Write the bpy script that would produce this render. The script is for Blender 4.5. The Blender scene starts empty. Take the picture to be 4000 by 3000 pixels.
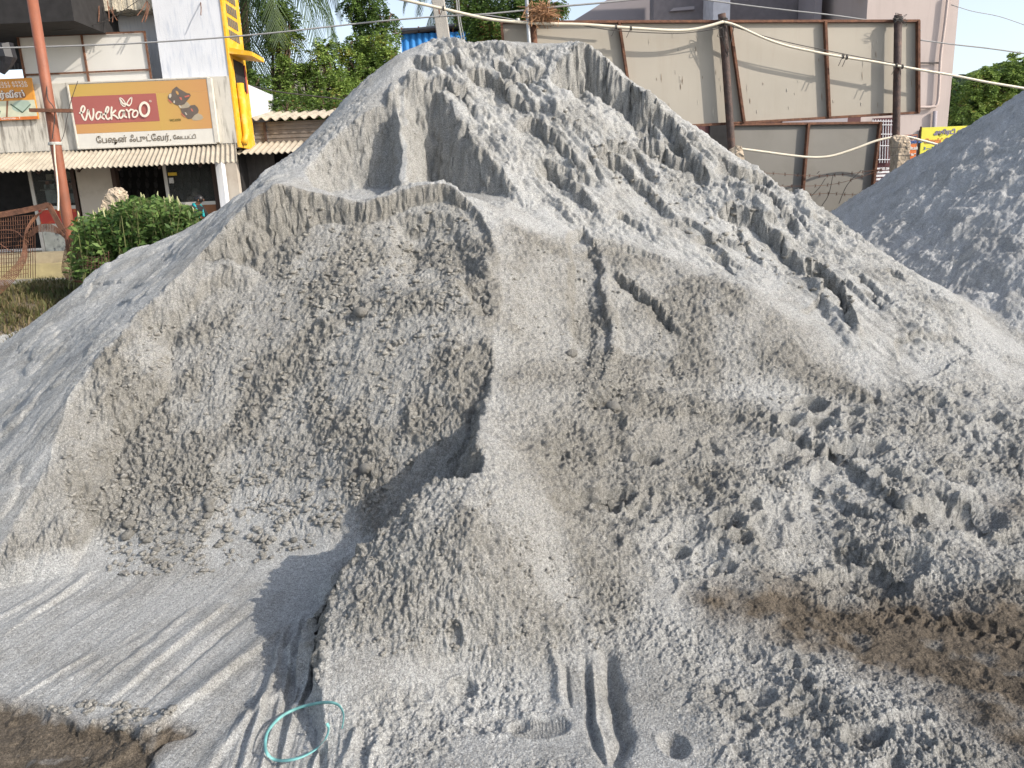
import bpy, bmesh, math, random
import numpy as np
from mathutils import Vector, Matrix, Euler

# ------------------------------------------------------------------ camera
SC = bpy.context.scene
CAMZ = 1.6
PITCH = math.radians(14.0); ROLL = math.radians(2.4); FPX = 1640.0; CU, CV = 1106.0, 829.5
cR0 = np.array([1.0, 0, 0]); cF = np.array([0, math.cos(PITCH), -math.sin(PITCH)]); cU0 = np.array([0, math.sin(PITCH), math.cos(PITCH)])
cR = math.cos(ROLL)*cR0 - math.sin(ROLL)*cU0
cU = math.cos(ROLL)*cU0 + math.sin(ROLL)*cR0
cam = bpy.data.cameras.new('camera'); cam_o = bpy.data.objects.new('camera', cam)
SC.collection.objects.link(cam_o)
cam.sensor_width = 36.0; cam.lens = FPX/2212.0*36.0; cam.clip_start = 0.05; cam.clip_end = 1500
M4 = Matrix(((cR[0], cU[0], -cF[0], 0), (cR[1], cU[1], -cF[1], 0), (cR[2], cU[2], -cF[2], CAMZ), (0, 0, 0, 1)))
cam_o.matrix_world = M4
SC.camera = cam_o

# ------------------------------------------------------------------ sky, sun, exposure
SUN_AZ = math.radians(64.0)    # to the right of and behind the photographer
SUN_EL = math.radians(31.0)
sdir = Vector((math.sin(SUN_AZ)*math.cos(SUN_EL), -math.cos(SUN_AZ)*math.cos(SUN_EL), math.sin(SUN_EL)))
W = bpy.data.worlds.new('World'); SC.world = W; W.use_nodes = True
wt = W.node_tree; bg = wt.nodes['Background']
sky = wt.nodes.new('ShaderNodeTexSky'); sky.sky_type = 'NISHITA'; sky.sun_disc = False
sky.sun_elevation = SUN_EL; sky.sun_rotation = math.atan2(sdir.x, sdir.y)
sky.air_density = 1.0; sky.dust_density = 1.6; sky.ozone_density = 1.0
hs = wt.nodes.new('ShaderNodeHueSaturation'); hs.inputs['Saturation'].default_value = 0.62; hs.inputs['Value'].default_value = 1.45   # hazy, milky sky
wt.links.new(sky.outputs['Color'], hs.inputs['Color']); wt.links.new(hs.outputs['Color'], bg.inputs['Color']); bg.inputs['Strength'].default_value = 0.15
sun = bpy.data.lights.new('sun', 'SUN'); sun_o = bpy.data.objects.new('sun', sun); SC.collection.objects.link(sun_o)
sun.energy = 4.4; sun.angle = math.radians(0.5); sun.color = (1.0, 0.91, 0.79)
sun_o.rotation_euler = sdir.to_track_quat('Z', 'Y').to_euler()
SC.view_settings.view_transform = 'Standard'; SC.view_settings.look = 'None'
SC.view_settings.exposure = 0.22; SC.view_settings.gamma = 1.0

# ------------------------------------------------------------------ helpers
def ray(u, v):
    d = cF*FPX + cR*(u-CU) + cU*(CV-v)
    return d/d[1]                      # unit y step
def P(u, v, d):                        # world point seen at (u, v), d metres ahead
    r = ray(u, v); return Vector((r[0]*d, d, CAMZ + r[2]*d))
def Pz(u, v, z):                       # world point seen at (u, v) at height z
    r = ray(u, v); d = (z-CAMZ)/r[2]; return Vector((r[0]*d, d, z))

def link(o): SC.collection.objects.link(o); return o
def tag(o, label=None, cat=None, group=None, kind=None):
    if label: o['label'] = label
    if cat: o['category'] = cat
    if group: o['group'] = group
    if kind: o['kind'] = kind
    return o
def empty(name, loc, label, cat, group=None, rz=0):
    o = bpy.data.objects.new(name, None); link(o); o.location = loc; o.rotation_euler = (0, 0, rz)
    o.empty_display_size = 0.1
    return tag(o, label, cat, group)

class MB:
    """collects geometry in world coordinates; build() links ONE mesh object"""
    def __init__(s): s.v = []; s.f = []
    def add(s, vs, fs):
        n = len(s.v); s.v.extend([tuple(p) for p in vs]); s.f.extend([tuple(i+n for i in f) for f in fs]); return s
    def box(s, a, b):
        x0, x1 = sorted((a[0], b[0])); y0, y1 = sorted((a[1], b[1])); z0, z1 = sorted((a[2], b[2]))
        return s.add([(x0,y0,z0),(x1,y0,z0),(x1,y1,z0),(x0,y1,z0),(x0,y0,z1),(x1,y0,z1),(x1,y1,z1),(x0,y1,z1)],
                     [(0,3,2,1),(4,5,6,7),(0,1,5,4),(1,2,6,5),(2,3,7,6),(3,0,4,7)])
    def prism(s, pts, dvec):           # polygon pts (list of Vector) extruded along dvec
        n = len(pts); dv = Vector(dvec)
        vs = [Vector(p) for p in pts] + [Vector(p)+dv for p in pts]
        fs = [tuple(range(n)), tuple(range(2*n-1, n-1, -1))] + [(i, i+n, (i+1) % n+n, (i+1) % n) for i in range(n)]
        return s.add(vs, fs)
    def tube(s, pts, r, n=8, cap=True):
        pts = [Vector(p) for p in pts]
        rs = r if isinstance(r, (list, tuple)) else [r]*len(pts)
        base = len(s.v); prev = None
        for i, p in enumerate(pts):
            t = (pts[min(i+1, len(pts)-1)] - pts[max(i-1, 0)]).normalized()
            if prev is None:
                a = t.orthogonal().normalized()
            else:
                a = (prev - t*prev.dot(t))
                a = a.normalized() if a.length > 1e-6 else t.orthogonal().normalized()
            prev = a; b = t.cross(a)
            for k in range(n):
                w = 2*math.pi*k/n
                s.v.append(tuple(p + (a*math.cos(w) + b*math.sin(w))*rs[i]))
        for i in range(len(pts)-1):
            for k in range(n):
                q = (k+1) % n
                s.f.append((base+i*n+k, base+i*n+q, base+(i+1)*n+q, base+(i+1)*n+k))
        if cap:
            s.f.append(tuple(base+k for k in range(n-1, -1, -1)))
            s.f.append(tuple(base+(len(pts)-1)*n+k for k in range(n)))
        return s
    def bar(s, a, b, w, h=None, up=(0, 0, 1)):   # rectangular bar from a to b
        a = Vector(a); b = Vector(b); h = h or w; t = (b-a).normalized(); u_ = Vector(up)
        sd = t.cross(u_)
        sd = sd.normalized() if sd.length > 1e-5 else t.orthogonal().normalized()
        uu = sd.cross(t).normalized(); c = []
        for p in (a, b):
            for (i, j) in ((-1,-1), (1,-1), (1,1), (-1,1)):
                c.append(p + sd*i*w/2 + uu*j*h/2)
        return s.add(c, [(3,2,1,0),(4,5,6,7),(0,1,5,4),(1,2,6,5),(2,3,7,6),(3,0,4,7)])
    def build(s, name, m, parent=None, smooth=False, bevel=0):
        me = bpy.data.meshes.new(name); me.from_pydata(s.v, [], s.f); me.update()
        o = bpy.data.objects.new(name, me); link(o)
        if m: me.materials.append(m)
        bm = bmesh.new(); bm.from_mesh(me); bmesh.ops.recalc_face_normals(bm, faces=bm.faces); bm.to_mesh(me); bm.free()
        if smooth: me.polygons.foreach_set('use_smooth', [True]*len(me.polygons))
        if bevel:
            md = o.modifiers.new('bevel', 'BEVEL'); md.width = bevel; md.segments = 2; md.limit_method = 'ANGLE'
        if parent: attach(o, parent)
        return o
def attach(o, parent):
    o.parent = parent
    if parent.parent is None:
        o.matrix_parent_inverse = (Matrix.Translation(parent.location) @ parent.rotation_euler.to_matrix().to_4x4()).inverted()
    else:
        o.matrix_parent_inverse = Matrix.Identity(4)
    return o

# ------------------------------------------------------------------ materials
def lin(c): return tuple(((x/12.92) if x <= 0.04045 else ((x+0.055)/1.055)**2.4) for x in c)
def mat(name, col, rough=0.8, metal=0.0, var=0.12, scale=6.0, bump=0.0, bscale=40.0, dirt=None, dirt_amt=0.4, dscale=2.0, streak=False, spec=None, trans=0.0):
    m = bpy.data.materials.new(name); m.use_nodes = True; nt = m.node_tree; b = nt.nodes['Principled BSDF']
    b.inputs['Roughness'].default_value = rough; b.inputs['Metallic'].default_value = metal
    if spec is not None: b.inputs['Specular IOR Level'].default_value = spec
    N = nt.nodes.new; L = nt.links.new
    tc = N('ShaderNodeTexCoord'); no = N('ShaderNodeTexNoise'); no.inputs['Scale'].default_value = scale; no.inputs['Detail'].default_value = 6
    L(tc.outputs['Object'], no.inputs['Vector'])
    r = N('ShaderNodeMapRange'); r.inputs['From Min'].default_value = 0.3; r.inputs['From Max'].default_value = 0.7
    r.inputs['To Min'].default_value = 1-var; r.inputs['To Max'].default_value = 1+var
    L(no.outputs['Fac'], r.inputs['Value'])
    mx = N('ShaderNodeMix'); mx.data_type = 'RGBA'; mx.blend_type = 'MULTIPLY'; mx.inputs[0].default_value = 1.0
    mx.inputs[6].default_value = (*col, 1); L(r.outputs[0], mx.inputs[7])
    out = mx.outputs[2]
    if dirt:
        n2 = N('ShaderNodeTexNoise'); n2.inputs['Scale'].default_value = dscale; n2.inputs['Detail'].default_value = 8; n2.inputs['Roughness'].default_value = 0.65
        if streak:
            mp = N('ShaderNodeMapping'); mp.inputs['Scale'].default_value = (3.0, 3.0, 0.35); L(tc.outputs['Object'], mp.inputs['Vector']); L(mp.outputs[0], n2.inputs['Vector'])
        else: L(tc.outputs['Object'], n2.inputs['Vector'])
        cr = N('ShaderNodeMapRange'); cr.inputs['From Min'].default_value = 0.5; cr.inputs['From Max'].default_value = 0.68
        cr.inputs['To Max'].default_value = dirt_amt; L(n2.outputs['Fac'], cr.inputs['Value'])
        m2 = N('ShaderNodeMix'); m2.data_type = 'RGBA'; L(cr.outputs[0], m2.inputs[0]); L(out, m2.inputs[6]); m2.inputs[7].default_value = (*dirt, 1)
        out = m2.outputs[2]
    L(out, b.inputs['Base Color'])
    if bump:
        nb = N('ShaderNodeTexNoise'); nb.inputs['Scale'].default_value = bscale; nb.inputs['Detail'].default_value = 6; L(tc.outputs['Object'], nb.inputs['Vector'])
        bp = N('ShaderNodeBump'); bp.inputs['Strength'].default_value = bump; bp.inputs['Distance'].default_value = 0.02
        L(nb.outputs['Fac'], bp.inputs['Height']); L(bp.outputs[0], b.inputs['Normal'])
    return m
# ------------------------------------------------------------------ terrain: the sand heaps and the yard, one height field split into its things
def hash2(ix, iy, seed):
    h = (ix.astype(np.int64)*374761393 + iy.astype(np.int64)*668265263 + seed*1442695041) & 0xFFFFFFFF
    h = ((h ^ (h >> 13))*1274126177) & 0xFFFFFFFF
    h = (h ^ (h >> 16)) & 0xFFFFFFFF
    return h
def gnoise(x, y, seed=0):
    x0 = np.floor(x); y0 = np.floor(y); fx = x-x0; fy = y-y0
    ix = x0.astype(np.int64); iy = y0.astype(np.int64)
    u = fx*fx*fx*(fx*(fx*6-15)+10); v = fy*fy*fy*(fy*(fy*6-15)+10)
    def g(a, b, dx, dy):
        w = hash2(a, b, seed)*(2*math.pi/4294967296.0)
        return np.cos(w)*dx + np.sin(w)*dy
    a = g(ix, iy, fx, fy); b = g(ix+1, iy, fx-1, fy); c = g(ix, iy+1, fx, fy-1); d = g(ix+1, iy+1, fx-1, fy-1)
    return ((a+(b-a)*u) + ((c+(d-c)*u)-(a+(b-a)*u))*v)*1.5
def fbm(x, y, seed=0, oct=4, gain=0.5, lac=2.03):
    s = 0; a = 1.0
    for i in range(oct):
        s = s + a*gnoise(x, y, seed+i*17); x = x*lac+3.1; y = y*lac-1.7; a *= gain
    return s
def ridged(x, y, seed=0, oct=3, gain=0.5):
    s = 0; a = 1.0
    for i in range(oct):
        s = s + a*(1-np.abs(gnoise(x, y, seed+i*13))*2.0); x = x*2.1+1.3; y = y*2.1+5.1; a *= gain
    return s
def worley(x, y, seed=0):                 # nearest distance, and a random number of the nearest cell
    x0 = np.floor(x).astype(np.int64); y0 = np.floor(y).astype(np.int64)
    best = np.full(x.shape, 9.0); rid = np.zeros(x.shape)
    for dx in (-1, 0, 1):
        for dy in (-1, 0, 1):
            h = hash2(x0+dx, y0+dy, seed)
            px = x0+dx + 0.15+0.7*((h & 0xFFFF)/65535.0); py = y0+dy + 0.15+0.7*(((h >> 16) & 0xFFFF)/65535.0)
            d = np.hypot(x-px, y-py); m = d < best
            best = np.where(m, d, best); rid = np.where(m, ((h*2654435761) & 0xFFFF)/65535.0, rid)
    return best, rid
def sstep(a, b, x):
    t = np.clip((x-a)/(b-a), 0, 1); return t*t*(3-2*t)
def seg_dist(x, y, pts):                  # distance to polyline, arclength parameter 0..1, signed side
    best = np.full(x.shape, 1e9); tt = np.zeros(x.shape); sd = np.zeros(x.shape)
    L = [math.dist(pts[i], pts[i+1]) for i in range(len(pts)-1)]; tot = sum(L); acc = 0
    for i in range(len(pts)-1):
        ax, ay = pts[i]; bx, by = pts[i+1]; dx = bx-ax; dy = by-ay; l2 = dx*dx+dy*dy+1e-12
        t = np.clip(((x-ax)*dx+(y-ay)*dy)/l2, 0, 1)
        qx = x-(ax+t*dx); qy = y-(ay+t*dy); d = np.hypot(qx, qy); m = d < best
        best = np.where(m, d, best); tt = np.where(m, (acc+t*L[i])/tot, tt)
        sd = np.where(m, np.sign(dx*(y-ay)-dy*(x-ax)), sd); acc += L[i]
    return best, tt, sd
def inside(x, y, pts):
    c = np.zeros(x.shape, bool); n = len(pts)
    for i in range(n):
        ax, ay = pts[i]; bx, by = pts[(i+1) % n]
        if ay == by: continue
        c ^= ((ay > y) != (by > y)) & (x < (bx-ax)*(y-ay)/(by-ay)+ax)
    return c

# control points of the uncut surface: (u, v, 'd', metres ahead) or (u, v, 'z', height) or world (x, y, z)
CTRL_PX = [
 # summit
 (900,95,'d',7.05),(1000,92,'d',7.1),(1100,100,'d',7.1),(1180,110,'d',7.1),(1255,112,'d',7.05),
 # left skyline
 (830,140,'d',6.95),(770,192,'d',6.85),(700,262,'d',6.7),(620,337,'d',6.55),(560,392,'d',6.45),(500,432,'d',6.35),(450,468,'d',6.3),(400,503,'d',6.25),
 (330,530,'d',6.3),(240,565,'d',6.3),(150,645,'d',6.3),(60,718,'d',6.3),(0,750,'d',6.3),
 # right skyline
 (1350,187,'d',6.95),(1420,220,'d',6.85),(1500,275,'d',6.7),(1600,350,'d',6.5),(1680,400,'d',6.4),(1780,450,'d',6.25),(1810,485,'d',6.1),(1950,575,'d',5.8),(2060,640,'d',5.6),(2212,740,'d',5.3),
 # left rim of the cut
 (600,400,'d',5.35),(530,450,'d',5.2),(420,560,'d',4.95),(300,670,'d',4.55),(230,740,'d',4.3),(150,850,'d',3.95),(120,960,'d',3.65),(80,1050,'d',3.45),(20,1140,'d',3.3),(-60,1230,'d',3.15),
 # left flank
 (330,600,'d',5.5),(200,700,'d',5.0),(90,800,'d',4.8),(20,900,'d',4.35),
 # ledge
 (680,405,'d',5.5),(780,440,'d',5.35),(870,405,'d',5.5),(940,395,'d',5.55),(1020,430,'d',5.4),(1060,480,'d',5.15),
 # upper face
 (800,250,'d',6.3),(880,250,'d',6.3),(940,180,'d',6.55),(1010,300,'d',6.15),(1080,385,'d',5.85),(1150,450,'d',5.65),(1215,495,'d',5.45),
 (1100,200,'d',6.6),(1200,260,'d',6.4),(1300,350,'d',6.15),(1400,350,'d',6.25),(1300,480,'d',5.65),(1450,470,'d',5.8),(1600,500,'d',5.75),(1700,600,'d',5.35),
 # right rim of the cut, below the ledge
 (1078,560,'d',4.8),(1080,640,'d',4.5),(1062,730,'d',4.15),(1060,800,'d',3.9),(1050,870,'d',3.6),(1040,950,'z',0.60),(1040,1010,'z',0.53),
 # middle right
 (1180,560,'d',5.05),(1180,700,'d',4.5),(1180,850,'d',3.8),(1180,1000,'d',3.25),(1260,560,'d',5.2),(1400,560,'d',5.35),(1400,700,'d',4.75),(1400,860,'d',4.05),(1400,1000,'d',3.45),(1400,1200,'d',2.9),(1400,1400,'z',0.02),
 (1600,650,'d',5.0),(1600,800,'d',4.45),(1600,950,'d',3.85),(1600,1100,'z',0.16),(1600,1250,'z',0.05),(1800,700,'d',4.95),(1800,800,'d',4.6),(1800,950,'z',0.27),(1800,1100,'z',0.12),(1800,1250,'z',0.0),
 (2000,720,'d',5.0),(2000,850,'z',0.33),(2000,1000,'z',0.17),(2000,1150,'z',0.08),(2212,850,'z',0.25),(2212,1000,'z',0.1),(2212,1200,'z',0.0),(2212,1500,'z',0.0),(1900,1450,'z',-0.02),(1600,1450,'z',0.0),(1700,1650,'z',0.0),(2200,1650,'z',0.02),
 # front mound
 (900,1045,'z',0.50),(970,1050,'z',0.50),(850,1110,'z',0.42),(780,1190,'z',0.31),(740,1240,'z',0.245),(712,1300,'z',0.19),(700,1400,'z',0.12),(690,1480,'z',0.07),
 (1000,1150,'z',0.40),(1000,1300,'z',0.22),(1000,1420,'z',0.06),(1150,1100,'z',0.36),(1200,1250,'z',0.16),(1200,1420,'z',0.03),(1000,1650,'z',0.0),(700,1650,'z',0.0),(1300,1650,'z',0.0),
]
CTRL_W = [(-3.7,3.4,0),(-3.0,2.6,0),(-4.8,4.6,0),(-5.8,6.0,0),(-2.0,2.2,0),(-1,1,0),(1,1,0),(3,1.5,0),(5,3.0,0),(0,0.5,0),(-3,1,0),(6,4.6,0.02),(4.5,4.6,0.05),
 (-6.0,7.6,0.15),(-4.6,7.7,0.35),(-3.3,7.7,0.6),(-2.4,8.1,0.8),(-1.0,8.5,1.7),(-0.3,7.7,2.85),(0.8,7.7,2.75),(1.2,8.6,1.6),(2.3,7.9,1.0),(3.0,7.2,0.6),(3.6,6.4,0.55),
 (-0.5,9.6,0.5),(-0.5,10.5,0),(2,9.8,0.2),(-3,9.6,0.15),(3.5,8.6,0.1),(-5,9.6,0.2),(5,9,0),(-7,9.5,0),(3.5,11,0),(-4,12,0),(0,12.5,0),(8,8,0),(8,12,0),(-8,5,0),(-8,12,0)]
def ctrl_points():
    C = [P(u, v, w) if m == 'd' else Pz(u, v, w) for (u, v, m, w) in CTRL_PX]
    return np.array([tuple(c) for c in C] + CTRL_W)
class TPS:
    def __init__(s, pts, lam=0.004):
        s.xy = pts[:, :2]; n = len(pts)
        d = np.hypot(s.xy[:, None, 0]-s.xy[None, :, 0], s.xy[:, None, 1]-s.xy[None, :, 1])
        K = s.k(d) + lam*np.eye(n); Pm = np.c_[np.ones(n), s.xy]
        A = np.block([[K, Pm], [Pm.T, np.zeros((3, 3))]])
        s.w = np.linalg.solve(A, np.r_[pts[:, 2], 0, 0, 0])
    @staticmethod
    def k(r): return r*r*np.log(np.maximum(r, 1e-9))
    def __call__(s, x, y):
        z = s.w[-3] + s.w[-2]*x + s.w[-1]*y
        for (cx, cy), w in zip(s.xy, s.w[:-3]):
            z = z + w*s.k(np.hypot(x-cx, y-cy))
        return z
TP = TPS(ctrl_points())
def baseA(x, y):
    z = TP(x, y)
    edge = sstep(9.5, 12.0, y) + sstep(6.0, 8.5, np.abs(x)) + sstep(1.6, 0.9, y)
    return np.maximum(z, -0.02)*(1-np.clip(edge, 0, 1))
# where a pixel ray meets the uncut surface (coarse lookup grid, then bisection along the ray)
_gx = np.linspace(-8, 8, 321); _gy = np.linspace(0.5, 12.5, 241)
_GX, _GY = np.meshgrid(_gx, _gy); _GA = baseA(_GX, _GY)
def look(G, x, y):
    fx = np.clip((x+8)/16*320, 0, 319.999); fy = np.clip((y-0.5)/12*240, 0, 239.999)
    i = int(fx); j = int(fy); fx -= i; fy -= j
    return (G[j, i]*(1-fx)+G[j, i+1]*fx)*(1-fy) + (G[j+1, i]*(1-fx)+G[j+1, i+1]*fx)*fy
def hit(u, v, G=None, far=9.0):
    G = _GA if G is None else G
    r = ray(u, v); d = 1.2
    while d < far:
        if CAMZ + r[2]*d <= look(G, r[0]*d, d): break
        d += 0.01
    return (r[0]*d, d)
def poly(px, G=None): return [hit(u, v, G) for (u, v) in px]
# ---- grid: rows and columns get finer towards the yard in front of the heap
def make_axis(y0, y1, k):
    out = [y0]
    while out[-1] < y1: out.append(out[-1]*(1+k))
    return np.array(out)
QUAL = 1.0
Yr = np.concatenate([make_axis(0.35, 1.5, 0.02), make_axis(1.53, 7.9, 0.00165/QUAL), make_axis(7.95, 13.5, 0.008), make_axis(13.8, 60, 0.06)])
Sr = np.concatenate([-make_axis(0.80, 2.6, 0.03)[::-1], np.linspace(-0.79, 0.79, int(1130*QUAL)), make_axis(0.80, 2.6, 0.03)])
SS, YY = np.meshgrid(Sr, Yr); XX = SS*YY
NR, NC = XX.shape
print('terrain', NR, NC)
X = XX.ravel(); Y = YY.ravel()
near = (Y < 12) & (np.abs(X) < 9)
A = np.zeros_like(X); A[near] = baseA(X[near], Y[near])
apex = (-0.05, 7.15)
RHO = np.hypot(X-apex[0], Y-apex[1]); TH = np.arctan2(X-apex[0], apex[1]-Y)   # 0 = towards the yard
def pmask(pts, w):                       # soft mask of a world polygon, w = width of its edge
    pts_ = np.array(pts); m = np.zeros_like(X)
    bb = (X > pts_[:, 0].min()-w) & (X < pts_[:, 0].max()+w) & (Y > pts_[:, 1].min()-w) & (Y < pts_[:, 1].max()+w)
    x = X[bb]; y = Y[bb]; d, _, _ = seg_dist(x, y, pts + [pts[0]])
    s = np.where(inside(x, y, pts), d, -d)
    m[bb] = sstep(-w, w, s); return m
def cut(Z, pts, floor, k, jit=0.0, jscale=6.0, seed=0, close=True):   # excavate inside a polygon down to floor, walls of slope k
    pts_ = np.array(pts)
    bb = (X > pts_[:, 0].min()-.1) & (X < pts_[:, 0].max()+.1) & (Y > pts_[:, 1].min()-.1) & (Y < pts_[:, 1].max()+.1)
    x = X[bb]; y = Y[bb]
    if jit:
        xj = x + jit*fbm(x*jscale, y*jscale, seed, 3); yj = y + jit*fbm(x*jscale+9, y*jscale+9, seed+5, 3)
    else: xj, yj = x, y
    d, t, _ = seg_dist(xj, yj, pts + ([pts[0]] if close else []))
    s = np.where(inside(xj, yj, pts), d, 0)
    kk = k(x, y, t) if callable(k) else k
    fl = floor(x, y) if callable(floor) else floor
    z = Z[bb]
    c = np.where(s > 0, np.maximum(np.minimum(fl, z), z - s*kk), z)
    Z[bb] = c
    return Z

Z = A.copy()
# broad unevenness of the outer surface
hm = sstep(0.05, 0.4, A)
Z += near*(0.030*fbm(X*1.6, Y*1.6, 3, 4)*(0.25+0.75*hm))*np.where(X < -1.9, 0.4, 1.0)

# ---- the big cut: face B at 36 degrees above a flat trodden floor
RIM_L = [(600,402),(530,450),(490,492),(420,560),(385,600),(300,672),(262,720),(225,752),(190,800),(150,855),(128,920),(112,990),(70,1060),(30,1130),(0,1190)]
RIM_T = [(655,410),(720,425),(790,440),(850,420),(900,405),(960,405),(1005,430),(1035,455),(1058,490),(1070,530)]
RIM_R = [(1078,580),(1082,640),(1072,690),(1062,740),(1066,800),(1058,850),(1040,890),(1030,930),(1042,985),(1046,1022),(1000,1036),(930,1036),(890,1062),(862,1100),(828,1135),(790,1180),(752,1228),(722,1280),(705,1340),(700,1400),(690,1480),(690,1560),(700,1659)]
wL = poly(RIM_L); wT = poly(RIM_T); wR = poly(RIM_R)
loop = wL[::-1] + wT + wR + [(-0.40, 1.0), (-2.6, 1.0), (-3.2, 2.6)]
def faceB(x, y):
    foot = 3.22 - 0.06*np.clip(x+1.2, -1.5, 1.5)
    z = 0.70*(y-foot) + 0.03*fbm(x*2.2, y*1.0, 31, 3)
    z = z + 0.10*np.exp(-((x+0.9)/0.35)**2)*sstep(3.2, 4.0, y)*sstep(5.2, 4.2, y)          # slumped rib
    zf = -0.012 + 0.004*fbm(x*2, y*2, 77, 2)
    z = z + 0.19*sstep(-1.05, -0.35, x)*sstep(3.15, 3.6, y)*sstep(5.2, 4.4, y)
    k = 16.0
    return np.logaddexp(z*k, zf*k)/k - 0.02
nL = len(wL)/len(loop)
def kB(x, y, t):
    side = np.where(x > -0.75, 2.4, 1.15) + 0.6*gnoise(x*3, y*3, 12)
    side = np.where(y > 4.95, 3.2 + gnoise(x*4, y*4, 13), side)
    return np.maximum(side, 0.8)
Z = cut(Z, loop, faceB, kB, jit=0.018, jscale=7, seed=40)
inB = pmask(loop, 0.03)
# recess under the arch of the ledge, right-hand top of the cut
Z = cut(Z, poly([(850,430),(930,420),(1000,450),(1040,520),(1066,600),(1070,700),(1030,690),(980,600),(900,590),(850,560),(840,500)]), lambda x, y: faceB(x, y)-0.09+0.03*fbm(x*4, y*4, 46, 3), 0.9, jit=0.03, seed=44)
# ---- alcoves dug out of the upper face
al1 = poly([(857,232),(868,300),(862,398),(790,432),(720,420),(668,395),(655,370),(700,318),(745,278),(800,245)])
Z = cut(Z, al1, lambda x, y: 1.58+0.16*(y-5.4), lambda x, y, t: 2.6+gnoise(x*5, y*5, 3), jit=0.02, jscale=8, seed=50)
al2 = poly([(876,205),(905,190),(940,178),(975,240),(1012,305),(1050,345),(1085,385),(1150,452),(1212,500),(1160,492),(1085,450),(1010,425),(960,398),(880,398),(876,300)])
Z = cut(Z, al2, lambda x, y: 1.50+0.22*(y-5.4), lambda x, y, t: 3.0+1.2*gnoise(x*6, y*2, 4), jit=0.025, jscale=9, seed=55)
# ---- slump scars with fluted walls on the right-hand face
def flute(x, y): return 4.0 + 2.5*gnoise(np.arctan2(x-apex[0], apex[1]-y)*26, y*0.6, 9)
def rel(depth): return None
ZA = Z.copy()
def scar(px, depth, k=3.0, seed=0, jit=0.03):
    global Z
    pts = poly(px)
    pts_ = np.array(pts)
    bb = (X > pts_[:, 0].min()-.1) & (X < pts_[:, 0].max()+.1) & (Y > pts_[:, 1].min()-.1) & (Y < pts_[:, 1].max()+.1)
    x = X[bb]; y = Y[bb]
    th = np.arctan2(x-apex[0], apex[1]-y); rr = np.hypot(x-apex[0], y-apex[1])
    j = jit*gnoise(th*18, rr*1.2, seed)+jit*0.6*gnoise(th*44, rr*2.5, seed+1)
    xj = x + j + jit*.5*fbm(x*9, y*9, seed+2, 2); yj = y + j*0.6
    d, t, _ = seg_dist(xj, yj, pts+[pts[0]])
    s = np.where(inside(xj, yj, pts), d, 0)
    # polygon's last third is its open lower end, where the scar runs out
    cen = 1 - sstep(0.0, 1.0, (rr-rr.min())/(rr.max()-rr.min()+1e-9))
    Z[bb] = Z[bb] - np.minimum(s*k, depth*np.clip(cen*1.8, 0, 1))
scar([(1225,500),(1260,480),(1300,560),(1315,700),(1310,830),(1260,850),(1225,800),(1230,640)], 0.075, 2.0, 67)
scar([(1935,735),(1980,715),(2060,730),(2100,760),(2030,800),(1980,820),(1950,790)], 0.035, 2.0, 69)
# upright block left standing above the fan of loose sand
def block(px, h, w, seed):
    global Z
    pts = poly(px); d, t, sd = seg_dist(X[near], Y[near], pts)
    d = d + 0.02*fbm(X[near]*9, Y[near]*9, seed, 2)
    Z[near] += h*sstep(w, w*0.35, d)*np.sin(np.clip(t, 0.03, 0.97)*math.pi)**0.5
block([(1758,600),(1792,640),(1830,700),(1843,735)], 0.09, 0.10, 71)
block([(1590,395),(1640,445),(1680,500)], 0.08, 0.09, 72)
block([(1690,400),(1735,450),(1770,490)], 0.08, 0.07, 73)
block([(1290,590),(1310,680),(1312,760),(1290,840)], 0.04, 0.10, 74)
block([(945,165),(1010,300),(1085,380),(1150,450),(1212,492)], 0.05, 0.08, 75)
block([(852,190),(848,240),(862,300)], 0.10, 0.05, 76)
block([(880,200),(905,165)], 0.10, 0.08, 77)
def ledge(pts, depth, w, seed, flute=0.012, fq=9.0, top=0.25, steepn=5.0):
    """torn step: the downhill side of the line is dropped, loose sand fills back up over w metres"""
    global Z
    pa = np.array(pts); dx, dy = pa[-1]-pa[0]
    r_ = max(w*2.2, 0.2)
    bb = (X > pa[:, 0].min()-r_) & (X < pa[:, 0].max()+r_) & (Y > pa[:, 1].min()-r_) & (Y < pa[:, 1].max()+r_)
    x = X[bb]; y = Y[bb]; d, t, sd = seg_dist(x, y, pts)
    L = float(np.sum(np.hypot(*np.diff(pa, axis=0).T)))
    sgn = 1.0 if (-dy*(-0.35)+dx*(-1.0)) > 0 else -1.0        # which side faces the yard
    s = d*sd*sgn
    along = t*L
    fl = 0.018*np.abs(gnoise(along*30, along*0+1.5, seed+8)) + flute*(fbm(along*fq, along*0+seed, seed, 3, 0.6)+0.5*np.abs(gnoise(along*fq*2.3, along*0+3, seed+4))) + 0.010*fbm(x*11, y*11, seed+9, 2)
    s = s + fl*(1.0 if depth > 0.05 else 0.6)
    end = sstep(0.0, 0.18, t)*sstep(1.0, 0.80, t)
    drop = np.where(s > 0, np.minimum(s*steepn, 1.0*depth)/depth*np.exp(-np.maximum(s-depth/steepn, 0)/w), 0)
    lift = np.where(s <= 0, np.exp(s/(w*0.6)), 0)*top
    lim = (s < w*4) & (s > -w*3)
    Z[bb] += depth*end*lim*(lift - drop*(1-0.25*sstep(0, 1, t)))
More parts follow.
